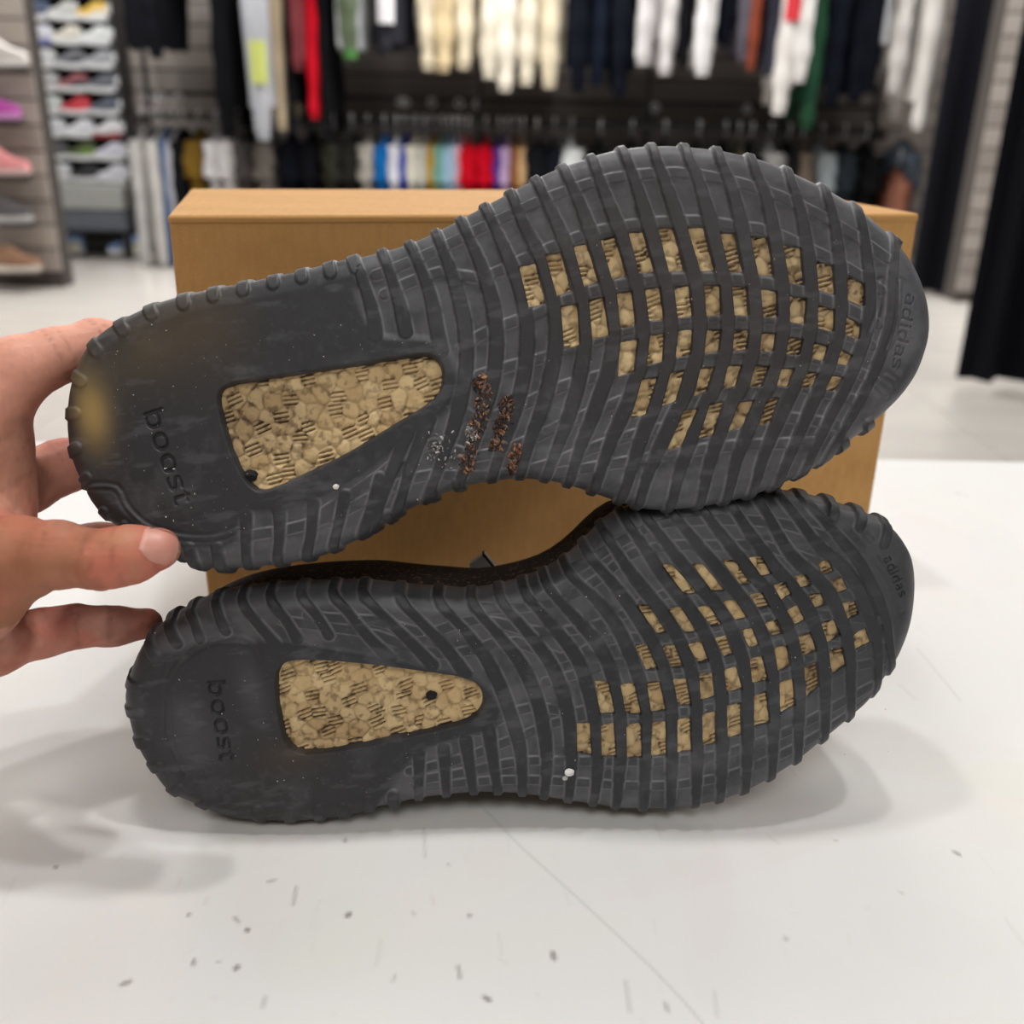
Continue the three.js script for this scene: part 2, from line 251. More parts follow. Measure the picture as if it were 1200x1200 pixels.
function makeShoe(cfg) {
  // the frame of the sole: x heel to toe, y across, z out of the sole
  const N = new V3(0, 0, 1).applyEuler(new THREE.Euler(-cfg.tilt, cfg.yaw, 0, 'YXZ'));
  const O = atDepth(...cfg.center, cfg.depth), hit = (px, py, w = 0) => { const d = dir(px, py); return camera.position.clone().addScaledVector(d, (O.clone().sub(camera.position).dot(N) + w) / d.dot(N)); };
  const U = hit(...cfg.toe).sub(hit(...cfg.heel)).normalize(), V = N.clone().cross(U).normalize();
  const local = (px, py, w = 0) => { const p = hit(px, py, w).sub(O); return [p.dot(U), p.dot(V)]; };
  const root = thing('shoe', cfg.label, 'shoe', null, O.toArray());
  root.quaternion.setFromRotationMatrix(new THREE.Matrix4().makeBasis(U, V, N));
  // outline
  const raw = pairs(cfg.outline).map((p) => local(...p, -RIM)), outline = roundSpline(raw, 900, true);
  let a = 0, b = 0; outline.forEach((p, i) => { if (p[0] < outline[a][0]) a = i; if (p[0] > outline[b][0]) b = i; });
  const walk = (from, to, step) => { const r = []; for (let i = from; ; i = (i + step + outline.length) % outline.length) { r.push(outline[i]); if (i === to) break; } return r; };
  let top = walk(a, b, 1), low = walk(a, b, -1);
  if (top[top.length >> 1][1] < low[low.length >> 1][1]) [top, low] = [low, top];
  const mono = (q) => { const r = [q[0]]; for (const p of q) if (p[0] > r[r.length - 1][0] + 1e-7) r.push(p); r[r.length - 1] = q[q.length - 1]; return r; };
  top = mono(top); low = mono(low);
  const uMin = outline[a][0], uMax = outline[b][0], L = uMax - uMin;
  const edge = (q) => { let k = 0; return (u) => { while (k > 0 && q[k][0] > u) k--; while (k < q.length - 2 && q[k + 1][0] < u) k++; const [x0, y0] = q[k], [x1, y1] = q[k + 1]; return lerp(y0, y1, clamp((u - x0) / (x1 - x0 || 1e-9))); }; };
  const eTop = edge(top), eLow = edge(low);
  // distance to the outline on a fine grid
  const cell = 0.001, gx = Math.ceil((L + 0.03) / cell), vs = outline.map((p) => p[1]), vMin = Math.min(...vs) - 0.015, gy = Math.ceil((Math.max(...vs) + 0.015 - vMin) / cell), dist = new Float32Array((gx + 1) * (gy + 1));
  const coarse = outline.filter((_, i) => i % 2 === 0);
  for (let j = 0; j <= gy; j++) for (let i = 0; i <= gx; i++) dist[j * (gx + 1) + i] = -polyDistance(coarse, uMin - 0.015 + i * cell, vMin + j * cell);
  const rimDistance = (u, v) => { const x = clamp((u - uMin + 0.015) / cell, 0, gx - 0.01), y = clamp((v - vMin) / cell, 0, gy - 0.01), X = Math.floor(x), Y = Math.floor(y), k = Y * (gx + 1) + X; return lerp(lerp(dist[k], dist[k + 1], x - X), lerp(dist[k + gx + 1], dist[k + gx + 2], x - X), y - Y); };
  const spring = (u) => { const t = Math.max(0, (u - uMin) / L - 0.72) / 0.28, h = Math.max(0, 0.12 - (u - uMin) / L) / 0.12; return cfg.spring * t * t + 0.0015 * h * h; };
  const flat = (u, v) => -spring(u) + 0.0012 * Math.sin((u - uMin) / L * 9);
  const base = (u, v) => { const d = Math.min(RIM, Math.max(0, rimDistance(u, v))); return flat(u, v) - (RIM - Math.sqrt(RIM * RIM - (RIM - d) ** 2)); };
  const at = (px, py) => { let w = 0, p; for (let k = 0; k < 4; k++) { p = local(px, py, w); w = base(...p); } return p; };
  const curve = (s) => roundSpline(pairs(s).map((p) => at(...p)), 26, false);
  // tread
  const ribs = new Field(0.006), bars = new Field(0.005), grooves = new Field(0.004);
  cfg.ribs.trim().split('\n').forEach((s) => { const c = curve(s); for (let k = 0; k + 1 < c.length; k++) ribs.add([c[k], c[k + 1]], lerp(0.00165, 0.0025, smooth(0.003, 0.03, rimDistance((c[k][0] + c[k + 1][0]) / 2, (c[k][1] + c[k + 1][1]) / 2)))); });
  cfg.nubs.trim().split('\n').forEach((s) => ribs.add(pairs(s).map((p) => local(...p, -RIM * 0.6)), 0.0021, 1.3));
  cfg.bars.trim().split('\n').forEach((s) => bars.add(curve(s), 0.0017));
  cfg.grooves.trim().split('\n').forEach((s) => grooves.add(curve(s), 0));
  const pad = roundSpline(pairs(cfg.pad).map((p) => at(...p)), 160, true), well = roundSpline(pairs(cfg.well).map((p) => at(...p)), 120, true);
  const windows = pairs(cfg.windows.replace(/;/g, ' ')).reduce((r, p, i) => { if (i % 4 === 0) r.push([]); r[r.length - 1].push(at(...p)); return r; }, []);
  const cells = new Map(), CW = 0.004;
  windows.forEach((w, k) => { const xs = w.map((p) => p[0]), ys = w.map((p) => p[1]); for (let i = Math.floor((Math.min(...xs) - 0.001) / CW); i <= Math.floor((Math.max(...xs) + 0.001) / CW); i++) for (let j = Math.floor((Math.min(...ys) - 0.001) / CW); j <= Math.floor((Math.max(...ys) + 0.001) / CW); j++) { const q = i * 4096 + j; if (!cells.has(q)) cells.set(q, []); cells.get(q).push(k); } });
  const words = cfg.words.map(([text, weight, from, to, cap, depth]) => { const p = at(...from), q = at(...to), l = Math.hypot(q[0] - p[0], q[1] - p[1]), e = [(q[0] - p[0]) / l, (q[1] - p[1]) / l]; return { mask: wordMask(text, weight), p, e, f: [-e[1], e[0]], l, cap: cap, depth }; });
  const marks = cfg.marks.map(([x, y, r, amount, c, s = 1]) => ({ p: at(x, y), r, amount, c: lin(...c), s }));
  const wellBox = [Math.min(...well.map((p) => p[0])), Math.max(...well.map((p) => p[0])), Math.min(...well.map((p) => p[1])), Math.max(...well.map((p) => p[1]))];
  let inkRib = 0, inkBar = 0, inkEdge = 0, inkPanel = 0;
  function relief(u, v) {
    let panel; inkRib = inkBar = inkEdge = 0;
    panel = smooth(-0.0014, 0.0014, polyDistance(pad, u, v));
    inkPanel = panel;
    const rd = rimDistance(u, v);
    let h = -0.0009 * panel;
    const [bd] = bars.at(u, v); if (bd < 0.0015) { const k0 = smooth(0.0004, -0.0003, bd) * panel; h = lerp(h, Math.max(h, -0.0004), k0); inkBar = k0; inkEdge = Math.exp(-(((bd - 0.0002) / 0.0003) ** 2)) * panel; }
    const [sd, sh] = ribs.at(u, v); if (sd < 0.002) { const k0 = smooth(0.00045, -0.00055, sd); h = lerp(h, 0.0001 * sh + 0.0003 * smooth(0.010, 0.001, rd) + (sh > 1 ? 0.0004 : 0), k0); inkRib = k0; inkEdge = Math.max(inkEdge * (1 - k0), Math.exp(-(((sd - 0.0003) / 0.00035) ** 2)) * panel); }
    const [gd] = grooves.at(u, v); if (gd < 0.0035) h += 0.00022 * smooth(0.001, 0, Math.abs(gd)) - 0.00025 * smooth(0.0012, 0, Math.abs(gd - 0.0012));
    for (const k of cells.get(Math.floor(u / CW) * 4096 + Math.floor(v / CW)) ?? []) { const d = polyDistance(windows[k], u, v); if (d < 0.0006) h = lerp(h, -0.0042, smooth(0.00035, -0.00035, d)); }
    if (u > wellBox[0] - 0.002 && u < wellBox[1] + 0.002 && v > wellBox[2] - 0.002 && v < wellBox[3] + 0.002) { const d = polyDistance(well, u, v); if (d < 0.0014) h = lerp(h, -0.0065, smooth(0.0012, -0.0010, d)); }
    for (const w of words) { const x = u - w.p[0], y = v - w.p[1], s = (x * w.e[0] + y * w.e[1]) / w.l, t = (x * w.f[0] + y * w.f[1]) / w.cap; if (s > -0.05 && s < 1.05 && t > -0.4 && t < 1.5) h -= w.depth * w.mask(s, t); }
    return h + 0.00022 * (fbm(u * 120, v * 120, cfg.seed) - 0.5);
  }
  // stations along the shoe, spaced by the length of its edge
  const fine = 6000, cum = [0]; { let t0 = eTop(uMin), l0 = eLow(uMin), u0 = uMin; for (let k = 1; k <= fine; k++) { const s = k / fine, u = uMin + L * (0.5 - 0.5 * Math.cos(Math.PI * s)), t1 = eTop(u), l1 = eLow(u); cum.push(cum[k - 1] + Math.max(Math.hypot(u - u0, t1 - t0), Math.hypot(u - u0, l1 - l0))); u0 = u; t0 = t1; l0 = l1; } }
  const NX = cfg.nx, NY = cfg.ny, NS = 22, SIDE = cfg.side, stations = [];
  for (let i = 0, k = 0; i <= NX; i++) { const want = cum[fine] * i / NX; while (k < fine - 1 && cum[k + 1] < want) k++; const s = (k + (want - cum[k]) / (cum[k + 1] - cum[k] || 1)) / fine; stations.push(uMin + L * (0.5 - 0.5 * Math.cos(Math.PI * clamp(s)))); }
  stations[0] = uMin + 1e-5; stations[NX] = uMax - 1e-5;
  const tops = stations.map(eTop), lows = stations.map(eLow); for (const k of [0, NX]) tops[k] = lows[k] = (tops[k] + lows[k]) / 2;
  const rows = NY + 1 + 2 * NS, P = new Float32Array((NX + 1) * rows * 3), C = new Float32Array(P.length), UVs = new Float32Array((NX + 1) * rows * 2);
  const dark = lin(...cfg.rubber), dusty = lin(96, 96, 100), brown = lin(50, 42, 37), deep = lin(...cfg.deep), pale = lin(78, 78, 81), edgeHighlight = lin(132, 132, 134), q = new THREE.Color();
  for (let i = 0; i <= NX; i++) {
    const u = stations[i], vt = tops[i], vl = lows[i], mid = (vt + vl) / 2, half = (vt - vl) / 2;
    for (let r = 0; r < rows; r++) {
      const k = r * (NX + 1) + i, side = r < NS ? -1 : r >= NS + NY + 1 ? 1 : 0;
      let x = u, y, z, h, s = 0;
      if (!side) { const t = (r - NS) / NY * 2 - 1, bt = lerp(t, Math.sin(t * Math.PI / 2), 0.72); y = mid + half * bt; } else { s = side < 0 ? (NS - r) / NS : (r - NS - NY) / NS; y = side < 0 ? vl : vt; }
      // the outward direction in the plane of the sole, from the distance field
      const e = 0.0015, nx0 = -(rimDistance(x + e, y) - rimDistance(x - e, y)), ny0 = -(rimDistance(x, y + e) - rimDistance(x, y - e)), nl = Math.hypot(nx0, ny0) || 1, nx = nx0 / nl, ny = ny0 / nl;
      const d = side ? 0 : clamp(rimDistance(x, y), 0, RIM), out = Math.sqrt(Math.max(0, 1 - (d / RIM) ** 2)) * (d < RIM ? (1 - d / RIM) ** 0.5 : 0), upw = Math.sqrt(Math.max(0, 1 - out * out));
      h = relief(x, y);
      const dust = smooth(0.5, 0.75, fbm(x * 60, y * 60, cfg.seed + 3)) * 0.5 + 0.35 * smooth(0.55, 0.8, fbm(x * 420, y * 420, cfg.seed));
      const streak = fbm(x * 90 + 5, y * 300, cfg.seed + 9), floorTone = inkPanel * (1 - inkRib) * (1 - 0.7 * inkBar);
      q.copy(dark).lerp(deep, 0.75 * Math.max(inkRib, 1 - inkPanel)).lerp(pale, floorTone * (0.25 + 0.75 * smooth(0.3, 0.65, fbm(x * 140, y * 140, cfg.seed + 2)))).lerp(dusty, clamp(dust * 0.8 - 0.08) * (0.6 + 0.5 * floorTone)).lerp(dusty, 0.3 * smooth(0.55, 0.75, streak)).lerp(edgeHighlight, 0.48 * inkEdge * smooth(0.25, 0.55, fbm(x * 200, y * 200, cfg.seed + 6)));  // last blend paints edge highlights of ribs and bars into the colour
      for (const m of marks) { const g = Math.hypot(x - m.p[0], (y - m.p[1]) * m.s) / m.r; if (g < 2.2) q.lerp(m.c, m.amount * Math.exp(-g * g * 1.6)); }
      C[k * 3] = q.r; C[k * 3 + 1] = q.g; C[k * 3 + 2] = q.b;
      if (!side) { z = base(x, y) + h * upw; x += nx * h * out; y += ny * h * out; } else {
        const bulge = 0.0016 * Math.sin(s * Math.PI) - 0.004 * s * s, hh = h * (1 - smooth(0.55, 0.8, s)) - 0.0025 * smooth(0.75, 1, s);
        z = flat(x, y) - RIM - s * SIDE; const g = bulge + hh; x += nx * g; y += ny * g;
      }
      P.set([x, y, z], k * 3); UVs.set([x, y], k * 2);
    }
  }
  const idx = [];
  for (let r = 0; r + 1 < rows; r++) for (let i = 0; i < NX; i++) { const p = r * (NX + 1) + i; idx.push(p, p + 1, p + NX + 2, p, p + NX + 2, p + NX + 1); }
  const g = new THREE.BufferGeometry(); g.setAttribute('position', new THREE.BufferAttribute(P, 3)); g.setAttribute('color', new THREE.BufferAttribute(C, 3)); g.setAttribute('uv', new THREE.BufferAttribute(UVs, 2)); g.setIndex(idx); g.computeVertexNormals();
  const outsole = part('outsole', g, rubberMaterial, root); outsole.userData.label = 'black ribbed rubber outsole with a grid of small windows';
  // foam seen through the windows
  const frame = { base: (u, v) => flat(u, v) }, rnd = rng(cfg.seed);
  for (const w of windows) {
    const us = w.map((p) => p[0]), ys = w.map((p) => p[1]), m = 0.0005, v0 = Math.min(...ys) - m, v1 = Math.max(...ys) + m;
    const tu = [(w[0][0] + w[1][0]) / 2, (w[0][1] + w[1][1]) / 2], bu = [(w[2][0] + w[3][0]) / 2, (w[2][1] + w[3][1]) / 2], skew = (tu[0] - bu[0]) / ((tu[1] - bu[1]) || 1), cu = (tu[0] + bu[0]) / 2;
    const hw = Math.max(Math.hypot(w[0][0] - w[1][0], w[0][1] - w[1][1]), Math.hypot(w[3][0] - w[2][0], w[3][1] - w[2][1])) / 2 + m, dark0 = rnd() * 0.25 + cfg.cellDirt(cu);
    part('foam_cell', foamPatch(frame, cu - hw, cu + hw, v0, v1, 0.0026, 0.00042, cfg.seed * 10, () => dark0, skew), foamMaterial, root);
  }
  const dirtP = at(...cfg.dirtAt);
  const panel = part('foam_panel', foamPatch(frame, wellBox[0] - 0.0004, wellBox[1] + 0.0004, wellBox[2] - 0.0004, wellBox[3] + 0.0004, 0.0042, 0.00032, cfg.seed * 10 + 3, (u, v) => cfg.dirtAmount * Math.exp(-(((u - dirtP[0]) / 0.028) ** 2) - ((v - dirtP[1]) / 0.014) ** 2), 0), foamMaterial, root);
  panel.userData.label = 'tan beaded foam showing through the heel opening';
  // knitted upper behind the sole
  const UX = 90, UY = 44, knit = grid(UX, UY, (i, j) => {
    const s = i / UX, u = uMin + L * (0.5 - 0.5 * Math.cos(Math.PI * clamp(s, 0.004, 0.996))), vt = eTop(u), vl = eLow(u), t = (u - uMin) / L;
    const H = lerp(lerp(cfg.upperHeel, 0.068, smooth(0.22, 0.6, t)), 0.034, smooth(0.6, 0.95, t)) * Math.min(1, Math.sqrt(Math.min(t, 1 - t) / 0.05 + 0.02)), th = Math.PI * j / UY;
    const y = Math.cos(th), zz = Math.sin(th), inset = 1 - (y > 0 ? cfg.insetTop : cfg.inset) * Math.sin(th) ** 0.7 * smooth(0.05, 0.3, t), half = (vt - vl) / 2 - 0.004;
    return [u, (vt + vl) / 2 + half * Math.sign(y) * Math.abs(y) ** 0.75 * inset, flat(u, 0) - RIM - SIDE + 0.004 - H * zz];
  });
  { const uv = knit.attributes.uv; for (let k = 0; k < uv.count; k++) uv.setXY(k, uv.getX(k) * 1.4, uv.getY(k)); }
  const up = part('knit_upper', knit, knitMaterial, root); up.userData.label = 'black knitted upper flecked with brown';
  return { root, at, local, base, flat, O, U, V, N, uMin, uMax, eTop, eLow, toWorld: (u, v, w) => new V3(u, v, w).applyQuaternion(root.quaternion).add(O) };
}
// little grains lying on a sole
function grains(name, shoe, spots, seed, parent, size, colors, label) {
  const r = rng(seed), g = new THREE.IcosahedronGeometry(1, 0), p = g.attributes.position; for (let i = 0; i < p.count; i++) { const k = 0.7 + 0.5 * hash(Math.round(p.getX(i) * 50), Math.round(p.getY(i) * 50), Math.round(p.getZ(i) * 50)); p.setXYZ(i, p.getX(i) * k, p.getY(i) * k, p.getZ(i) * k); } g.computeVertexNormals();
  const m = new THREE.InstancedMesh(g, new THREE.MeshStandardMaterial({ color: 0xffffff, roughness: 0.9 }), spots.length), M = new THREE.Matrix4();
  spots.forEach(([u, v, w], i) => { const s = size * (0.4 + r() * r() * 1.6); M.compose(new V3(u, v, w), new THREE.Quaternion().setFromEuler(new THREE.Euler(r() * 6, r() * 6, r() * 6)), new V3(s * (1 + r()), s, s * 0.5)); m.setMatrixAt(i, M); m.setColorAt(i, lin(...colors[Math.floor(r() * colors.length)])); });
  m.name = name; m.castShadow = m.receiveShadow = true; m.userData.kind = 'stuff'; if (label) m.userData.label = label; parent.add(m); return m;
}

// ---- the shoe held up on top
const held = makeShoe({
  label: 'worn black shoe held up by the heel, its sole showing bark dirt in the arch', tilt: 0.31, yaw: 0.0, center: [600, 410], depth: 0.329, heel: [80, 490], toe: [1105, 372], spring: 0.011, side: 0.019, seed: 11, nx: 1080, ny: 400, inset: 0.22, upperHeel: 0.085,
  ribWidth: 0.0026, rubber: [55, 55, 59], deep: [41, 41, 43], insetTop: 0.2,
  outline: `80,480 84,452 93,427 107,404 125,388 148,374 180,359 215,348 260,338 300,330 350,319 400,306 430,297 470,286 500,274 530,259 560,242 590,226 620,210 650,196 680,185 710,176 740,171 780,169 820,172 860,178 900,188 940,204 980,222 1010,239 1040,260 1067,284 1085,307 1097,332 1104,361 1104,390 1097,415 1085,440 1070,460 1050,480 1020,504 990,526 960,547 930,563 900,576 860,588 820,596 790,599 760,598 730,590 700,580 680,573 650,565 620,560 590,561 560,567 530,575 500,588 470,602 430,627 400,642 370,654 330,662 290,666 260,668 235,665 210,653 180,635 150,622 128,609 110,590 97,566 86,540 80,510`,
  ribs: `414,300 420,317 430,345 437,370 440,392
444,285 453,310 468,357 475,388
476,278 485,297 503,343 512,387 517,410
506,262 515,284 533,333 543,373 547,413 543,453 530,505 512,555 498,595
534,247 545,270 563,310 578,360 582,400 577,447 560,503 543,553 533,585
561,227 570,246 587,283 603,320 614,357 618,390 614,440 600,493 583,540 572,578
591,210 600,230 613,263 633,300 648,350 652,387 648,427 637,473 620,520 606,572
621,195 630,215 647,250 667,297 682,347 686,383 680,440 667,487 650,533 634,575
654,178 660,198 677,233 705,310 718,367 717,417 700,473 677,533 662,582
688,166 693,185 710,230 737,300 751,360 753,417 738,467 715,520 690,590
725,158 730,177 745,215 769,293 784,353 786,407 773,460 753,510 722,600
762,155 766,177 778,210 806,293 819,353 819,400 807,453 783,503 755,570 744,612
801,155 804,177 818,210 841,293 852,353 852,400 842,443 819,493 795,560 780,612
839,160 843,183 858,220 876,297 885,353 885,400 874,440 852,487 830,550 815,610
878,172 883,192 898,230 913,307 919,360 916,403 905,442 886,483 862,545 846,604
921,187 926,205 938,245 950,320 952,367 946,408 935,443 917,483 892,545 876,598
964,204 969,224 979,265 986,333 985,377 976,417 964,447 945,490 922,545 904,590
1001,222 1006,242 1014,280 1020,340 1017,383 1005,420 993,450 970,495 950,540 934,577
1040,244 1044,265 1048,320 1046,370 1035,410 1020,447 1000,485 975,530 960,560
288,604 288,630 290,663 290,680
327,598 327,630 328,663 328,676
367,590 364,627 361,660 361,672
404,580 397,613 392,650 392,660
445,560 433,600 424,637 422,648
478,507 462,545 443,600 436,636
503,490 485,535 470,585 462,616`,
  nubs: `420,318 412,300
390,322 384,304
357,328 351,310
324,335 318,316
289,343 284,323
255,350 249,331
221,359 213,341
184,371 173,356
151,389 137,374
120,413 106,400
101,448 86,440
93,485 77,485
94,525 79,531
106,560 92,570
125,600 113,611
150,616 143,632
180,630 172,646
210,650 203,664
227,640 230,660 230,676
260,640 261,662 261,680
1065,275 1078,263
1022,498 1034,512
990,520 1000,535
455,606 464,622
505,580 512,596
537,568 542,584`,
  bars: `540,408 563,392 600,377 630,367 662,352 728,333 798,326 867,327 936,340 1003,365 1030,380
450,345 480,330 520,318 560,326 610,305 640,292 700,270 750,262 810,258 860,264 900,270 960,296 1005,320 1034,340
440,322 480,306 520,288 560,268 600,250 640,232 680,218 720,208 760,203 800,202 850,210 900,224 950,246 1000,274 1040,302
560,440 600,428 640,418 690,400 728,389 790,377 850,370 900,373 950,380 1000,395 1022,405
450,470 500,455 560,490 610,475 660,452 720,436 780,419 850,411 905,413 950,418 1000,434 1015,440
380,600 440,560 500,520 560,535 610,520 660,497 710,477 770,455 820,449 870,450 920,450 970,460 1000,468
270,630 340,620 400,600 450,575 500,556 560,560 620,552 680,530 740,510 800,497 850,492 900,488 950,492 980,498
620,560 680,550 740,540 800,530 860,522 910,520 960,518`,
  grooves: `88,572 112,570 137,573 147,593 173,617 220,630 260,628 278,620
1034,330 1032,360 1022,390
1056,330 1055,360 1050,390 1042,410
1040,440 1050,447
1034,446 1046,456
1028,452 1041,465`,
  pad: `40,300 404,300 416,345 428,372 445,392 505,398 530,420 535,450 520,482 470,520 420,560 340,598 285,604 272,640 235,642 190,640 150,622 60,640`,
  well: `258,462 266,454 300,447 400,432 470,421 500,418 512,424 517,440 512,460 500,472 450,503 400,533 350,557 318,571 304,573 294,567 284,552 270,520`,
  windows: `609,313 627,309 638,354 620,359;640,299 657,296 668,340 653,345;673,289 687,286 700,329 685,334;705,281 720,277 733,321 718,326;738,273 753,272 766,317 750,319
773,268 788,267 801,315 785,317;807,267 824,267 837,315 822,316;845,273 861,274 870,317 857,318;881,277 900,279 906,322 890,321;920,287 938,291 942,333 927,330;958,306 976,311 978,344 961,338;995,323 1013,333 1013,358 995,350
658,360 676,357 679,403 662,408;691,352 707,349 713,392 695,396;724,344 740,342 744,380 728,384;757,339 773,337 777,373 762,375;792,336 807,335 811,369 795,371;827,335 843,335 845,368 829,369;859,336 875,337 877,369 862,368;893,339 910,342 911,371 896,370;927,347 945,350 943,379 927,376;960,357 978,363 977,388 960,383;993,372 1009,380 1007,397 992,391
728,402 747,398 743,435 725,440;763,393 778,392 776,423 759,427;796,388 811,387 809,415 793,418;830,387 845,387 842,411 827,413;862,387 877,388 875,409 860,411;894,390 909,391 906,411 892,411;926,396 941,398 937,415 923,414;955,402 970,406 965,422 953,419;987,410 999,417 993,427 983,425
753,445 770,443 757,485 741,489;787,437 802,435 792,469 777,475;822,432 837,431 828,458 815,463;854,429 869,429 862,452 849,454;886,429 901,430 893,452 880,452;917,433 931,433 923,452 912,451;947,436 959,438 952,453 940,453;977,441 988,443 980,458 969,456
802,482 817,480 798,523 784,527;833,474 848,472 835,510 820,513;867,472 883,470 870,500 855,504;900,468 913,467 903,495 891,498`,
  words: [['boost', '', [166, 481], [206, 594], 0.0066, 0.0009], ['adidas', '', [1064, 342], [1046, 432], 0.0042, 0.0005]],
  marks: [[108, 480, 0.0072, 0.95, [160, 134, 80], 0.5], [122, 440, 0.011, 0.4, [84, 75, 56]], [170, 410, 0.013, 0.5, [92, 78, 54]], [215, 388, 0.014, 0.5, [86, 72, 50]], [255, 378, 0.013, 0.45, [80, 68, 50]], [240, 420, 0.02, 0.2, [70, 56, 44]], [800, 330, 0.045, 0.35, [52, 42, 38]], [900, 400, 0.04, 0.3, [52, 42, 38]], [700, 330, 0.03, 0.3, [52, 42, 38]], [1075, 330, 0.015, 0.3, [78, 78, 84]], [880, 250, 0.03, 0.25, [74, 74, 78]]],
  cellDirt: (u) => (u > 0.06 ? 0.25 : 0.02), dirtAt: [290, 500], dirtAmount: 0.5,
});
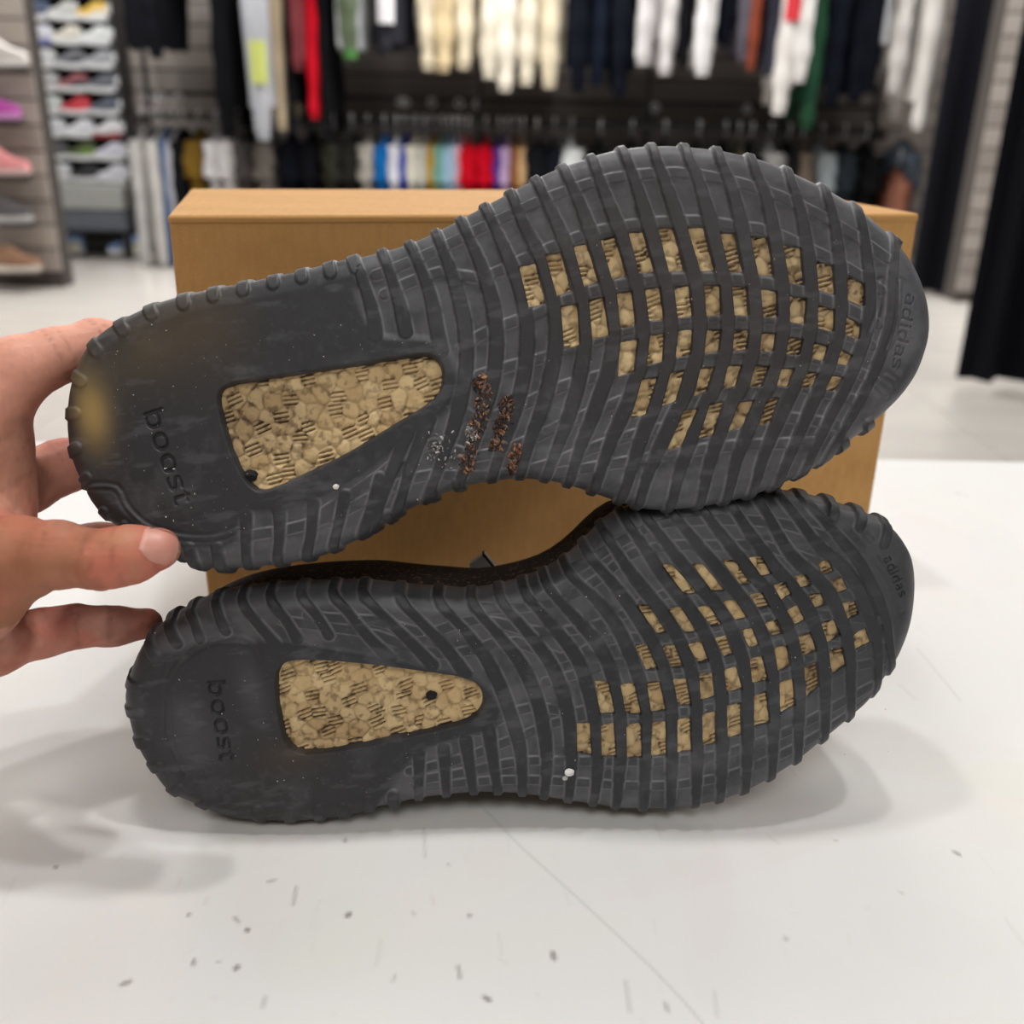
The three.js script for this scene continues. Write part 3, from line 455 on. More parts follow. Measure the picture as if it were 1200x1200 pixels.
// ---- the shoe lying on its side on the table
const resting = makeShoe({
  label: 'worn black shoe lying on its side on the table beneath the held one', tilt: 0.14, yaw: 0.03, center: [600, 820], depth: 0.3555, heel: [146, 835], toe: [1089, 690], spring: 0.011, side: 0.017, seed: 23, nx: 1060, ny: 390, inset: 0.4, upperHeel: 0.075,
  ribWidth: 0.0026, rubber: [48, 49, 52], deep: [37, 37, 40], insetTop: -0.1,
  outline: `147,815 151,795 160,772 172,752 186,735 205,722 232,707 262,697 300,691 345,688 390,687 425,687 468,692 515,696 553,698 585,693 615,685 640,675 662,661 685,640 705,619 728,603 760,594 800,585 850,578 900,577 945,583 985,594 1015,605 1040,616 1062,630 1076,646 1084,665 1087,690 1084,722 1077,748 1064,775 1050,793 1028,818 998,844 962,870 930,893 898,912 866,928 836,938 806,944 780,947 750,948 720,947 693,943 665,939 637,935 610,931 580,929 553,929 523,931 493,934 463,940 430,946 402,951 376,954 342,956 306,955 268,951 230,937 200,924 177,897 159,866 150,833`,
  ribs: `222,712 226,728 234,750
248,696 253,711 264,741
279,681 285,699 303,733 323,756
312,676 318,692 335,728 348,749
347,672 353,689 371,722 385,745
384,671 391,689 408,718 430,745 457,772
419,672 426,689 450,723 480,752 507,780
462,677 469,694 497,733 523,760 545,790
507,681 514,698 543,737 570,773 587,807 600,843 610,880 612,930 610,946
546,684 554,701 582,742 610,777 627,813 637,853 641,893 637,937 635,950
578,680 586,698 617,740 645,777 660,813 668,853 670,893 665,942 663,956
606,672 614,690 647,733 677,773 690,810 698,850 701,893 694,946 692,960
630,661 639,679 673,723 702,757 717,790 725,827 728,870 721,950 720,964
654,646 663,664 697,701 722,733 738,765 755,818 757,868 753,952 752,966
674,624 684,641 715,680 749,726 773,771 785,815 788,865 785,950 784,964
693,604 706,620 742,675 782,726 804,768 815,810 817,859 814,948 812,962
714,585 727,600 780,678 816,725 835,763 845,802 847,852 844,940 842,956
740,580 752,598 813,678 847,720 864,754 875,793 877,842 874,928 871,944
770,575 785,597 847,674 876,711 893,743 904,781 907,827 905,912 902,926
806,567 820,592 878,668 904,700 920,729 932,765 937,809 936,890 935,906
840,563 852,585 904,660 928,688 946,712 961,749 967,790 967,868 966,884
874,562 887,583 927,650 953,674 972,695 987,727 996,764 998,842 1000,860
904,562 916,582 960,640 987,663 1002,683 1015,710 1027,747 1030,775 1026,818 1026,834
936,568 948,588 975,620 1000,648 1014,670 1029,700 1039,727 1044,760 1044,800
491,885 491,933 491,950
520,878 523,930 523,946
546,868 555,930 556,946
573,857 583,928 584,946`,
  nubs: `166,803 140,800
168,832 143,835
176,866 152,873
190,893 170,903
215,918 196,931
245,935 228,949
306,940 306,972
342,942 342,972
376,940 376,970
404,938 405,968
434,930 434,963
462,925 463,956
192,770 170,748
212,748 196,727
1040,640 1052,620
1010,618 1022,602
977,604 985,586`,
  bars: `360,722 400,726 440,728 500,742 560,726 620,740 680,738 720,726 770,700 830,690 870,690 920,690 960,690 1000,700
330,728 380,735 430,742 520,768 600,752 660,772 720,748 780,750 840,735 890,727 940,722 985,722 1030,728
640,800 680,790 725,778 790,785 850,775 905,758 950,745 1000,748 1040,748
560,858 620,830 680,835 735,810 780,810 850,800 910,785 960,768 1010,760
480,905 540,890 600,868 660,845 700,838 760,838 830,832 890,822 940,805 990,785 1036,775
490,915 550,905 610,893 670,893 720,893 780,893 840,886 900,868 950,845 990,822 1030,800
490,925 560,917 620,915 680,918 740,922 800,920 860,908 910,888 950,868 1000,835 1030,812
560,712 620,712 660,702 700,680 740,650 790,640 840,640 890,640 930,650 970,665
620,690 680,662 720,640 770,615 820,610 870,610 920,615 970,630`,
  grooves: `311,790 303,762 289,749 272,747 243,753 215,770 199,793 197,821 198,867 215,905
1005,634 1012,643
1010,627 1018,638
1016,621 1024,632
1028,654 1046,680 1058,715`,
  pad: `90,1000 90,720 200,765 243,752 300,752 340,752 400,762 440,768 500,782 548,792 575,812 588,838 575,855 530,868 490,884 470,905 440,948 400,1000`,
  well: `326,792 334,780 374,777 427,781 490,789 540,797 558,805 565,820 560,835 547,845 467,864 385,880 351,881 338,872 331,850`,
  windows: `777,663 788,664 817,696 803,697;813,662 824,663 848,692 835,693;848,658 861,658 879,684 869,686;879,655 892,653 904,673 893,675;960,661 970,657 977,670 966,674;933,677 944,674 951,686 940,689;908,687 920,683 927,697 917,703;976,682 987,678 993,691 983,696;950,699 962,696 968,710 957,713
924,717 935,711 943,727 933,732;989,708 1002,706 1007,720 995,726;964,732 977,727 985,745 971,753;1002,745 1015,738 1020,753 1003,762;880,699 893,696 902,712 891,715;897,731 910,727 917,743 907,746;937,747 950,742 957,763 943,769;973,764 987,759 991,780 977,790;848,706 862,705 875,724 863,727;870,740 882,738 889,757 880,760
909,760 922,757 926,780 913,787;944,785 957,778 960,805 947,817;818,713 832,712 845,733 835,735;839,750 851,747 858,767 850,770;880,775 893,770 900,798 883,801;915,802 929,797 932,827 916,837;784,715 798,713 815,740 804,742;807,757 822,753 830,775 820,778;850,787 863,783 870,808 853,812;885,818 898,812 902,847 885,854
747,710 760,710 780,742 770,743;777,759 791,758 800,782 788,783;821,792 835,790 837,817 822,821;853,828 868,825 869,862 854,865;745,758 758,757 770,784 758,786;790,798 804,797 810,827 796,828;824,838 838,835 839,872 825,875;759,802 773,801 780,833 764,835;795,845 809,843 810,880 795,883;728,804 743,802 751,837 734,837;765,849 780,847 781,886 764,887;735,852 751,849 752,888 736,889;677,850 691,849 693,885 677,884;705,852 719,849 722,887 706,888;698,800 713,801 720,836 704,837`,
  words: [['boost', '', [242, 796], [258, 893], 0.0062, 0.0009], ['adidas', '', [1036, 655], [1056, 703], 0.0036, 0.0006]],
  marks: [[345, 885, 0.012, 0.45, [82, 66, 44], 2], [330, 900, 0.03, 0.25, [52, 46, 42]], [225, 870, 0.014, 0.3, [92, 92, 98]], [215, 835, 0.009, 0.3, [88, 88, 92]], [295, 810, 0.006, 0.3, [92, 92, 96], 0.4], [1040, 680, 0.03, 0.5, [38, 39, 45]], [1020, 760, 0.03, 0.5, [42, 43, 49]], [900, 850, 0.03, 0.2, [70, 72, 80]]],
  cellDirt: (u) => (u > 0.1 ? 0.25 : 0.02), dirtAt: [395, 850], dirtAmount: 0.3,
});
// dirt, dust and lint on the soles, the pull tab and a lace
{
  const r = rng(77), gauss = () => (r() + r() + r() - 1.5) / 1.5;
  const bark = [], put = (s, n, wx, w = -0.0006) => { const c = pairs(s); for (let k = 0; k < n; k++) { const t = r() * (c.length - 1), i = Math.min(c.length - 2, Math.floor(t)), x = lerp(c[i][0], c[i + 1][0], t - i) + gauss() * wx, y = lerp(c[i][1], c[i + 1][1], t - i) + gauss() * 2; const [u, v] = held.at(x, y); bark.push([u, v, held.base(u, v) - 0.0012 + r() * 0.0014]); } };
  put('566,440 567,470 560,500 551,530 545,556', 900, 13); put('596,465 591,495 580,528', 620, 12); put('607,520 599,556', 320, 8);
  grains('bark_dirt', held, bark, 3, held.root, 0.0006, [[96, 64, 44], [132, 92, 66], [70, 52, 42], [44, 38, 36], [120, 100, 90], [40, 36, 34], [165, 120, 90]], 'dry brown bark crumbs caught in the arch grooves');
  const white = []; for (let k = 0; k < 110; k++) { const [u, v] = held.at(552 + gauss() * 9, 508 + gauss() * 14); white.push([u, v, held.base(u, v) - 0.0008 + r() * 0.0014]); }
  for (let k = 0; k < 130; k++) { const [u, v] = held.at(515 + gauss() * 26, 525 + gauss() * 32); white.push([u, v, held.base(u, v) - 0.001 + r() * 0.0012]); }
  grains('white_crumbs', held, white, 4, held.root, 0.00042, [[190, 186, 184], [160, 156, 152], [120, 116, 112]], 'pale crumbs in the arch grooves');
  for (const [shoe, n, x0, x1, y0, y1] of [[held, 190, 130, 520, 380, 640], [resting, 150, 180, 560, 720, 930]]) {
    const s = []; for (let k = 0; k < n; k++) { const [u, v] = shoe.at(lerp(x0, x1, r()), lerp(y0, y1, r())); s.push([u, v, shoe.base(u, v) + 0.0001]); }
    for (let k = 0; k < 80; k++) { const [u, v] = shoe.at(lerp(600, 1050, r()), shoe === held ? lerp(280, 520, r()) : lerp(690, 900, r())); s.push([u, v, shoe.base(u, v) + 0.0005]); }
    grains('dust_specks', shoe, s, 8, shoe.root, 0.00017, [[170, 168, 165], [120, 118, 116], [210, 208, 205]]);
  }
  const blob = (name, shoe, px, py, s, c, label, w = 0.0006) => { const [u, v] = shoe.at(px, py), g = new THREE.IcosahedronGeometry(s, 2), p = g.attributes.position; for (let i = 0; i < p.count; i++) { const k = 0.6 + 0.8 * noise(p.getX(i) / s * 1.7 + 9, p.getY(i) / s * 1.7, p.getZ(i) / s * 1.7); p.setXYZ(i, p.getX(i) * k * 1.2, p.getY(i) * k, p.getZ(i) * k * 0.6); } g.computeVertexNormals(); g.translate(u, v, shoe.base(u, v) + w); part(name, g, mat(...c, 0.8), shoe.root).userData.label = label; };
  blob('lint', resting, 667, 904, 0.0014, [225, 223, 222], 'white speck of lint on the tread');
  blob('lint_tail', resting, 662, 911, 0.0008, [180, 178, 176], 'thin tail of the lint');
  blob('pebble', held, 394, 570, 0.0008, [225, 222, 210], 'tiny pale pebble beside the heel opening');
  blob('foam_nick', resting, 505, 818, 0.0016, [18, 15, 13], 'black nick in the foam', -0.0026);
  blob('foam_nick', held, 291, 557, 0.0019, [18, 15, 13], 'black nick in the foam', -0.0026);
  const tb = resting.local(566, 650, -0.07), tabGeo = (x, w, h, t) => rbox(w, h, t, 0.0012, x, 0, 0, 2).rotateZ(0.5).translate(tb[0], tb[1] - 0.006, -0.07), tab = part('pull_tab', tabGeo(0, 0.0085, 0.012, 0.005), mat(215, 210, 205, 0.9), resting.root); tab.userData.label = 'grey woven pull tab'; part('stripe', tabGeo(0.0034, 0.0012, 0.0122, 0.0053), mat(40, 38, 37, 0.9), tab);
  const lb = resting.local(664, 652, -0.06); part('lace', tube([[lb[0] - 0.012, lb[1] - 0.016, -0.06], [lb[0] - 0.007, lb[1] - 0.002, -0.061], [lb[0], lb[1] + 0.001, -0.062], [lb[0] + 0.009, lb[1] - 0.004, -0.061], [lb[0] + 0.014, lb[1] - 0.016, -0.06]], 0.003, 30, 8), mat(28, 24, 23, 0.95), resting.root).userData.label = 'black lace loop';
}

// ------------------------------------------------------------------ the hand that holds the upper shoe by its heel
{
  const D0 = 0.329, pt = ([x, y, dz]) => atDepth(x, y, D0 + dz), bones = [];
  const R2M = D0 / FOCAL;                          // radii are given in frame pixels at the depth of the heel
  function chain(id, list, blend) { const q = list.map((p) => ({ p: pt(p), r: p[3] * R2M })); for (let i = 0; i + 1 < q.length; i++) bones.push({ a: q[i].p, b: q[i + 1].p, ra: q[i].r, rb: q[i + 1].r, id, blend, i }); return q; }
  const W = [-210, 745, -0.012];
  const thumb = chain('thumb', [[-60, 700, 0.000, 62], [22, 655, -0.003, 47], [66, 650, -0.009, 36], [118, 656, -0.012, 31], [152, 650, -0.0125, 30], [186, 643, -0.0105, 24]], 0.005);
  const index = chain('index', [[-75, 560, 0.012, 54], [-22, 470, 0.012, 45], [22, 434, 0.014, 39], [66, 417, 0.02, 32], [112, 402, 0.03, 28], [150, 402, 0.038, 24]], 0.005);
  const middle = chain('middle', [[-70, 620, 0.02, 50], [-22, 580, 0.032, 44], [28, 566, 0.042, 39], [72, 547, 0.05, 34], [120, 535, 0.055, 30]], 0.005);
  const ring = chain('ring', [[-60, 660, 0.02, 46], [0, 665, 0.04, 40], [60, 650, 0.054, 34], [110, 640, 0.06, 29], [150, 632, 0.062, 26]], 0.005);
  const little = chain('little', [[-70, 715, 0.006, 48], [-10, 755, 0.022, 38], [50, 742, 0.034, 29], [88, 734, 0.04, 26], [130, 734, 0.0445, 24], [172, 731, 0.048, 21]], 0.005);
  for (const [to, r] of [[[-55, 690, 0.0, 60], 80], [[-75, 560, 0.012, 54], 82], [[-70, 620, 0.02, 50], 80], [[-60, 665, 0.02, 46], 80], [[-75, 720, 0.004, 52], 78]]) chain('palm', [[...W, r], to], 0.012);
  chain('palm', [[-60, 520, 0.012, 50], [-60, 600, 0.018, 52], [-55, 670, 0.014, 52], [-72, 725, 0.006, 50]], 0.012);
  chain('palm', [[-40, 690, 0.0, 60], [-30, 640, 0.010, 56], [-30, 580, 0.016, 40]], 0.008);
  chain('palm', [[-12, 470, 0.014, 44], [-14, 530, 0.02, 46], [-8, 590, 0.022, 42], [-6, 660, 0.018, 40]], 0.008);
  chain('arm', [[...W, 88], [-420, 860, -0.05, 100], [-640, 960, -0.095, 118], [-900, 1080, -0.14, 140]], 0.02);
  const lo = new V3(1e9, 1e9, 1e9), hi = new V3(-1e9, -1e9, -1e9); for (const b of bones) if (b.id !== 'arm') for (const [p, r] of [[b.a, b.ra], [b.b, b.rb]]) { lo.min(p.clone().subScalar(r + 0.006)); hi.max(p.clone().addScalar(r + 0.006)); }
  const far = pt([-900, 1080, -0.14]); lo.min(far.clone().subScalar(0.042)); 
  hi.max(far.clone().addScalar(0.042));
  const tmp = new V3(), ab = new V3();
  function field(p, want) {
    let d = 1, id = 0, near = 1, along = 0;
    for (const b of bones) {
      ab.subVectors(b.b, b.a); const l2 = ab.lengthSq(), t = clamp(tmp.subVectors(p, b.a).dot(ab) / l2), e = tmp.subVectors(p, b.a).addScaledVector(ab, -t).length() - lerp(b.ra, b.rb, t * t * (3 - 2 * t) * 0.5 + t * 0.5);
      if (want && e < near) { near = e; id = b; along = t; }
      const k = b.blend, h = clamp(0.5 + 0.5 * (d - e) / k); d = lerp(d, e, h) - k * h * (1 - h);
    }
    return want ? [d, id, along] : d;
  }
  const RES = 176, size = hi.clone().sub(lo), span = Math.max(size.x, size.y, size.z) * 1.04, cen = lo.clone().add(hi).multiplyScalar(0.5), mc = new MarchingCubes(RES, mat(1, 1, 1), false, false, 400000);
  const P = new V3();
  // keep fingers apart: a thin air gap between the thumb and the fingers behind the shoe is already there in depth
  for (let k = 0; k < RES; k++) for (let j = 0; j < RES; j++) for (let i = 0; i < RES; i++) { P.set((i - RES / 2) / (RES / 2), (j - RES / 2) / (RES / 2), (k - RES / 2) / (RES / 2)).multiplyScalar(span / 2).add(cen); mc.field[i + j * RES + k * RES * RES] = -field(P); }
  mc.isolation = 0; mc.update();
  const n = mc.count, pos = new Float32Array(n * 3); for (let i = 0; i < n; i++) for (let c = 0; c < 3; c++) pos[i * 3 + c] = mc.positionArray[i * 3 + c] * span / 2 + cen.getComponent(c);
  let g = new THREE.BufferGeometry(); g.setAttribute('position', new THREE.BufferAttribute(pos, 3)); g = mergeVertices(g, 1e-5);
  // smooth once onto the field, then skin relief and colour
  const a = g.attributes.position, col3 = new Float32Array(a.count * 3), uvs = new Float32Array(a.count * 2), q = new THREE.Color(), nrm = new V3(), base = { thumb: lin(186, 128, 100), index: lin(218, 156, 134), middle: lin(210, 150, 130), ring: lin(200, 140, 120), little: lin(214, 156, 138), palm: lin(206, 150, 128), arm: lin(184, 128, 102) }, red = lin(205, 112, 96), tan = lin(150, 98, 72), darkc = lin(110, 66, 50);
  const tipP = thumb[5].p, ip = pt([116, 650, -0.034]), creases = [[[98, 650], [104, 620]], [[104, 655], [113, 622]], [[112, 668], [122, 628]]];
  for (let i = 0; i < a.count; i++) {
    P.fromBufferAttribute(a, i);
    for (let s = 0; s < 2; s++) { const e = 0.0006, d = field(P); nrm.set(field(tmp2(P, e, 0, 0)) - d, field(tmp2(P, 0, e, 0)) - d, field(tmp2(P, 0, 0, e)) - d).normalize(); P.addScaledVector(nrm, -d); }
    const [, b, t] = field(P, true);
    let bump = 0.00035 * (fbm(P.x * 160, P.y * 160, P.z * 160) - 0.5) + 0.00022 * (noise(P.x * 1300, P.y * 1300, P.z * 1300) - 0.5), crease = 0;
    if (b.id !== 'palm' && b.id !== 'arm') {       // knuckle creases ring the joints
      const s = b.a.distanceTo(b.b) * t;
      if (b.i >= 2) { const w = b.id === 'thumb' ? 0.0026 : 0.0018, r = Math.abs(s) < w * 2.5 ? Math.cos(s / w * 4.5 + 1.5 * fbm(P.x * 300, P.y * 300, P.z * 300)) * Math.exp(-((s / w) ** 2)) : 0, s2 = b.a.distanceTo(b.b) - s, r2 = Math.abs(s2) < w * 2.5 ? Math.cos(s2 / w * 4.5 + 1.5 * fbm(P.x * 300, P.y * 300, P.z * 300)) * Math.exp(-((s2 / w) ** 2)) : 0; crease = clamp(Math.max(-r, -r2)); bump -= 0.0003 * crease; }
    } else { const c = fbm(P.x * 60, P.y * 140, P.z * 60 + 4), l = smooth(0.035, 0, Math.abs(c - 0.5)); crease = l * 0.6; bump -= 0.0003 * l; }
    P.addScaledVector(nrm, bump); a.setXYZ(i, P.x, P.y, P.z);
    q.copy(base[b.id]).lerp(red, 0.6 * smooth(0.45, 0.7, fbm(P.x * 50, P.y * 50, P.z * 50 + 2))).lerp(tan, 0.5 * smooth(0.5, 0.75, fbm(P.x * 70 + 3, P.y * 70, P.z * 70)));
    if (b.id === 'thumb' && b.i <= 2) q.lerp(tan, 0.45);
    if (b.i >= 4 && b.id !== 'palm') q.lerp(red, 0.45 * t);
    q.lerp(darkc, 0.4 * crease + 0.3 * (fbm(P.x * 1200, P.y * 1200, P.z * 1200) - 0.4));
    col3.set([q.r, q.g, q.b], i * 3); uvs.set([P.x, P.y], i * 2);
  }
  function tmp2(p, x, y, z) { return new V3(p.x + x, p.y + y, p.z + z); }
  g.setAttribute('color', new THREE.BufferAttribute(col3, 3)); g.computeVertexNormals();
  { const nn = g.attributes.normal; let flip = 0; for (let i = 0; i < 200; i++) { P.fromBufferAttribute(a, i * 7); nrm.fromBufferAttribute(nn, i * 7); if (field(P.clone().addScaledVector(nrm, 0.001)) < field(P)) flip++; } if (flip > 100) { const ix = g.index.array; for (let i = 0; i < ix.length; i += 3) { const t = ix[i]; ix[i] = ix[i + 1]; ix[i + 1] = t; } g.computeVertexNormals(); } }
  const root = thing('person', 'bare left hand and forearm holding the upper shoe by its heel, thumb in front', 'hand', null, [cen.x, cen.y, cen.z]);
  g.translate(-cen.x, -cen.y, -cen.z);
  part('skin', g, new THREE.MeshPhysicalMaterial({ color: 0xffffff, vertexColors: true, roughness: 0.52, specularIntensity: 0.5, sheen: 0.2, sheenColor: lin(220, 150, 130), sheenRoughness: 0.5 }), root);
  // the thumbnail: a curved plate set on the thumb tip towards the camera
  const toCam = camera.position.clone().sub(tipP).normalize(), nailGrid = [];
  const NXn = 24, NYn = 18, at2 = (s, t) => {          // s along the nail to its free edge, t across
    const rx = lerp(165, 211, s), cy = lerp(634, 645, s) , half = lerp(15, 21, smooth(0, 0.35, s)) * Math.sqrt(Math.max(0, 1 - Math.max(0, (s - 0.62) / 0.38) ** 2.2)) * (s < 0.12 ? Math.sqrt(s / 0.12) * 0.25 + 0.75 : 1), py = cy + t * half - (0.5 - s) * 4, px = rx - 4 * t;
    const p = atDepth(px, py, D0 - 0.03), d = dir(px, py).normalize(); let k = 0; for (let it = 0; it < 60; it++) { const f = field(p); if (f < 0.00002) break; p.addScaledVector(d, Math.max(f * 0.8, 0.00004)); if (++k > 58) return null; }
    return p;
  };
  const gridPts = []; for (let j = 0; j <= NYn; j++) for (let i = 0; i <= NXn; i++) gridPts.push(at2(i / NXn, j / NYn * 2 - 1) ?? pt([200, 645, -0.012]));
  const nail = grid(NXn, NYn, (i, j) => { const p = gridPts[j * (NXn + 1) + i], e = Math.min(1, Math.min(i, NXn - i, j, NYn - j) / 2.5), m = toCam.clone().multiplyScalar(lerp(-0.0003, 0.0007, Math.sqrt(e))); return p.clone().add(m).sub(cen).toArray(); });
  { const c = []; for (let j = 0; j <= NYn; j++) for (let i = 0; i <= NXn; i++) { const s = i / NXn; q.copy(lin(206, 146, 130)).lerp(lin(200, 132, 116), smooth(0.3, 0.8, s) * 0.6).lerp(lin(214, 172, 150), smooth(0.84, 0.95, s)).lerp(lin(218, 166, 150), 0.5 * smooth(0.18, 0.02, s)); c.push(q.r, q.g, q.b); } nail.setAttribute('color', new THREE.Float32BufferAttribute(c, 3)); }
  part('fingernail', nail, new THREE.MeshPhysicalMaterial({ color: 0xffffff, vertexColors: true, roughness: 0.42, side: THREE.DoubleSide }), root).userData.label = 'short pink thumbnail';
}

// ------------------------------------------------------------------ the shop behind
// sneaker: toe towards -x, length 0.3
const sneakerProto = (() => {
  const shape = (s) => { const q = new THREE.Shape(); pairs(s).forEach(([x, y], i) => i ? q.lineTo(x / 100, y / 100) : q.moveTo(x / 100, y / 100)); return q; };
  const ext = (s, w, bevel) => new THREE.ExtrudeGeometry(new THREE.Shape(new THREE.CatmullRomCurve3(pairs(s).map(([x, y]) => new V3(x / 100, y / 100, 0)), true, 'centripetal').getPoints(48).map((p) => new V2(p.x, p.y))), { depth: w - 2 * bevel, bevelEnabled: true, bevelThickness: bevel, bevelSize: bevel * 0.7, bevelSegments: 4 }).translate(0, 0, -w / 2 + bevel);
  return { upper: ext('-14,3.4 -14.3,6 -12,7.6 -7,9 -2,11.6 2,14.6 5,16 8,14.6 11,14.4 13,15.4 13.6,10 13.8,3.4', 0.095, 0.028), sole: ext('-15,1.5 -14.6,3.6 -6,3.0 3,3.2 14.2,3.8 15,2 14.4,0.3 -13,0.3', 0.104, 0.012), collar: ext('6.4,14.0 8,13.4 11,13.2 12.4,14.2 11,14.9 8,14.9', 0.05, 0.012), tongue: ext('-3,10.6 2,14.0 4.6,16.8 6,16.2 4,13.2 -1,9.9', 0.04, 0.008), panel: ext('-4,3.6 1,7.6 8,9.6 12.8,9.6 13,4', 0.1, 0.01) };
})();
function sneaker(label, group, position, turn, c, sole, extra, s = 1) {
  const o = thing('sneaker', label, 'shoe', group, position); o.rotation.y = turn; o.scale.setScalar(s);
  part('upper', sneakerProto.upper, mat(...c, 0.7), o); part('sole', sneakerProto.sole, mat(...sole, 0.6), o); part('collar', sneakerProto.collar, mat(40, 40, 44, 0.9), o); part('tongue', sneakerProto.tongue, mat(...(extra ?? c), 0.8), o); part('side_panel', sneakerProto.panel, mat(...(extra ?? c.map((x) => x * 0.92)), 0.7), o);
  return o;
}
{
  // the sneaker rack against the back wall
  const z = -8.0, L0 = atZ(27, 60, z), R0 = atZ(132, 62, z), w = R0.x - L0.x, cx = (L0.x + R0.x) / 2, yb = atZ(104, 213, z).y, y0 = atZ(76, 20, z).y, step = (y0 - yb) / 7.1;
  const o = thing('shoe_rack', 'tall black sneaker rack of stacked open boxes against the back wall', 'rack', null, [cx, yb, z]);
  const black = mat(22, 22, 25, 0.6), white = mat(226, 228, 230, 0.35), H = step * 9.4;
  part('back_panel', rbox(w, H, 0.02, 0.004, 0, H / 2, -0.2, 1), black, o);
  for (const s of [-1, 1]) part('side_panel', rbox(0.03, H, 0.22, 0.006, s * (w / 2 + 0.015), H / 2, -0.09, 1), mat(60, 60, 64, 0.5), o);
  const names = ['bottom', 'second lowest', 'third lowest', 'fourth lowest', 'fifth lowest', 'sixth lowest', 'seventh lowest', 'eighth lowest'], spots = ['leftmost', 'middle', 'rightmost'];
  const plan = [
    [['white', [226, 228, 232]], ['black', [52, 52, 56]], ['white', [222, 222, 230]]],
    [['dark grey', [92, 92, 96]], ['black and green', [84, 96, 60], [120, 150, 60]], ['pale lilac-white', [214, 214, 228]]],
    [['white', [224, 226, 232]], ['white', [228, 229, 236]], ['white red-soled', [230, 230, 234], null, [150, 50, 54]]],
    [['mint-white', [214, 224, 220]], ['red', [196, 62, 72], [220, 70, 80]], ['navy-grey', [92, 98, 112]]],
    [['grey-white', [190, 192, 194]], ['pink and dark', [150, 92, 98], [60, 58, 62]], ['dark slate', [104, 108, 116]]],
    [['white', [220, 222, 224]], ['black and white', [120, 122, 128], [60, 62, 68]], ['light grey', [164, 166, 172]]],
    [['white blue-soled', [226, 228, 238], null, [120, 124, 180]], ['cream-white', [222, 218, 206]], ['white', [224, 228, 228]]],
    [['blue-grey', [86, 98, 122]], ['pale grey', [200, 202, 200]], ['yellow and white', [224, 186, 84], [220, 214, 200]]],
  ];
  for (let k = 0; k < 9; k++) {
    part('shelf', rbox(w, 0.008, 0.16, 0.002, 0, k * step, -0.12, 1), mat(30, 30, 34, 0.5), o);
    for (const s of [-1, 1]) part('corner_bracket', rbox(0.025, step * 0.4, 0.03, 0.01, s * (w / 2 + 0.02), (k + 0.45) * step, 0.03, 2), white, o);
    if (k < 8) plan[k].forEach(([name, c, extra, sole], i) => sneaker(`${name} sneaker, ${spots[i]} of three on the ${names[k]} shelf of the rack`, 'sneakers on the black rack', [cx + (i - 1) * w * 0.325 - 0.01, yb + k * step + 0.0045, z - 0.045], 0.2, c, sole ?? [225, 226, 228], extra, Math.min(1, step / 0.185) * 0.8));
  }
  // the low bench below it
  const bTop = atZ(104, 214, z).y, bMid = atZ(104, 243, z).y, bLow = atZ(104, 268, z).y, bw = w * 0.94, b = thing('display_bench', 'low pale grey display bench with a blue-grey band under the sneaker rack', 'bench', null, [cx + 0.02, 0, z]);
  part('top_box', rbox(bw, bTop - bMid - 0.01, 0.36, 0.01, 0, (bTop + bMid) / 2 - 0.006, -0.04, 2), mat(176, 178, 174, 0.6), b);
  part('front_band', rbox(bw, bMid - bLow, 0.34, 0.02, 0, (bMid + bLow) / 2, -0.04, 2), mat(104, 110, 120, 0.6), b);
  for (const s of [-1, 1]) part('leg', rbox(0.06, bLow, 0.3, 0.006, s * (bw / 2 - 0.03), bLow / 2, -0.05, 1), mat(40, 40, 44, 0.6), b);
  part('low_shelf', rbox(bw - 0.12, 0.02, 0.3, 0.004, 0, bLow - 0.19, -0.05, 1), mat(70, 68, 66, 0.6), b);
  const ly = bLow - 0.18;
  sneaker('blue and white shoe under the bench, left of two', 'shoes under the bench', [cx - 0.2, ly, z + 0.02], 0.2, [120, 150, 196], [222, 222, 214], [210, 206, 180], 0.82);
  sneaker('blue and white shoe under the bench, right of two', 'shoes under the bench', [cx + 0.26, ly, z + 0.02], 0.2, [120, 150, 196], [222, 222, 214], [210, 206, 180], 0.82);
}
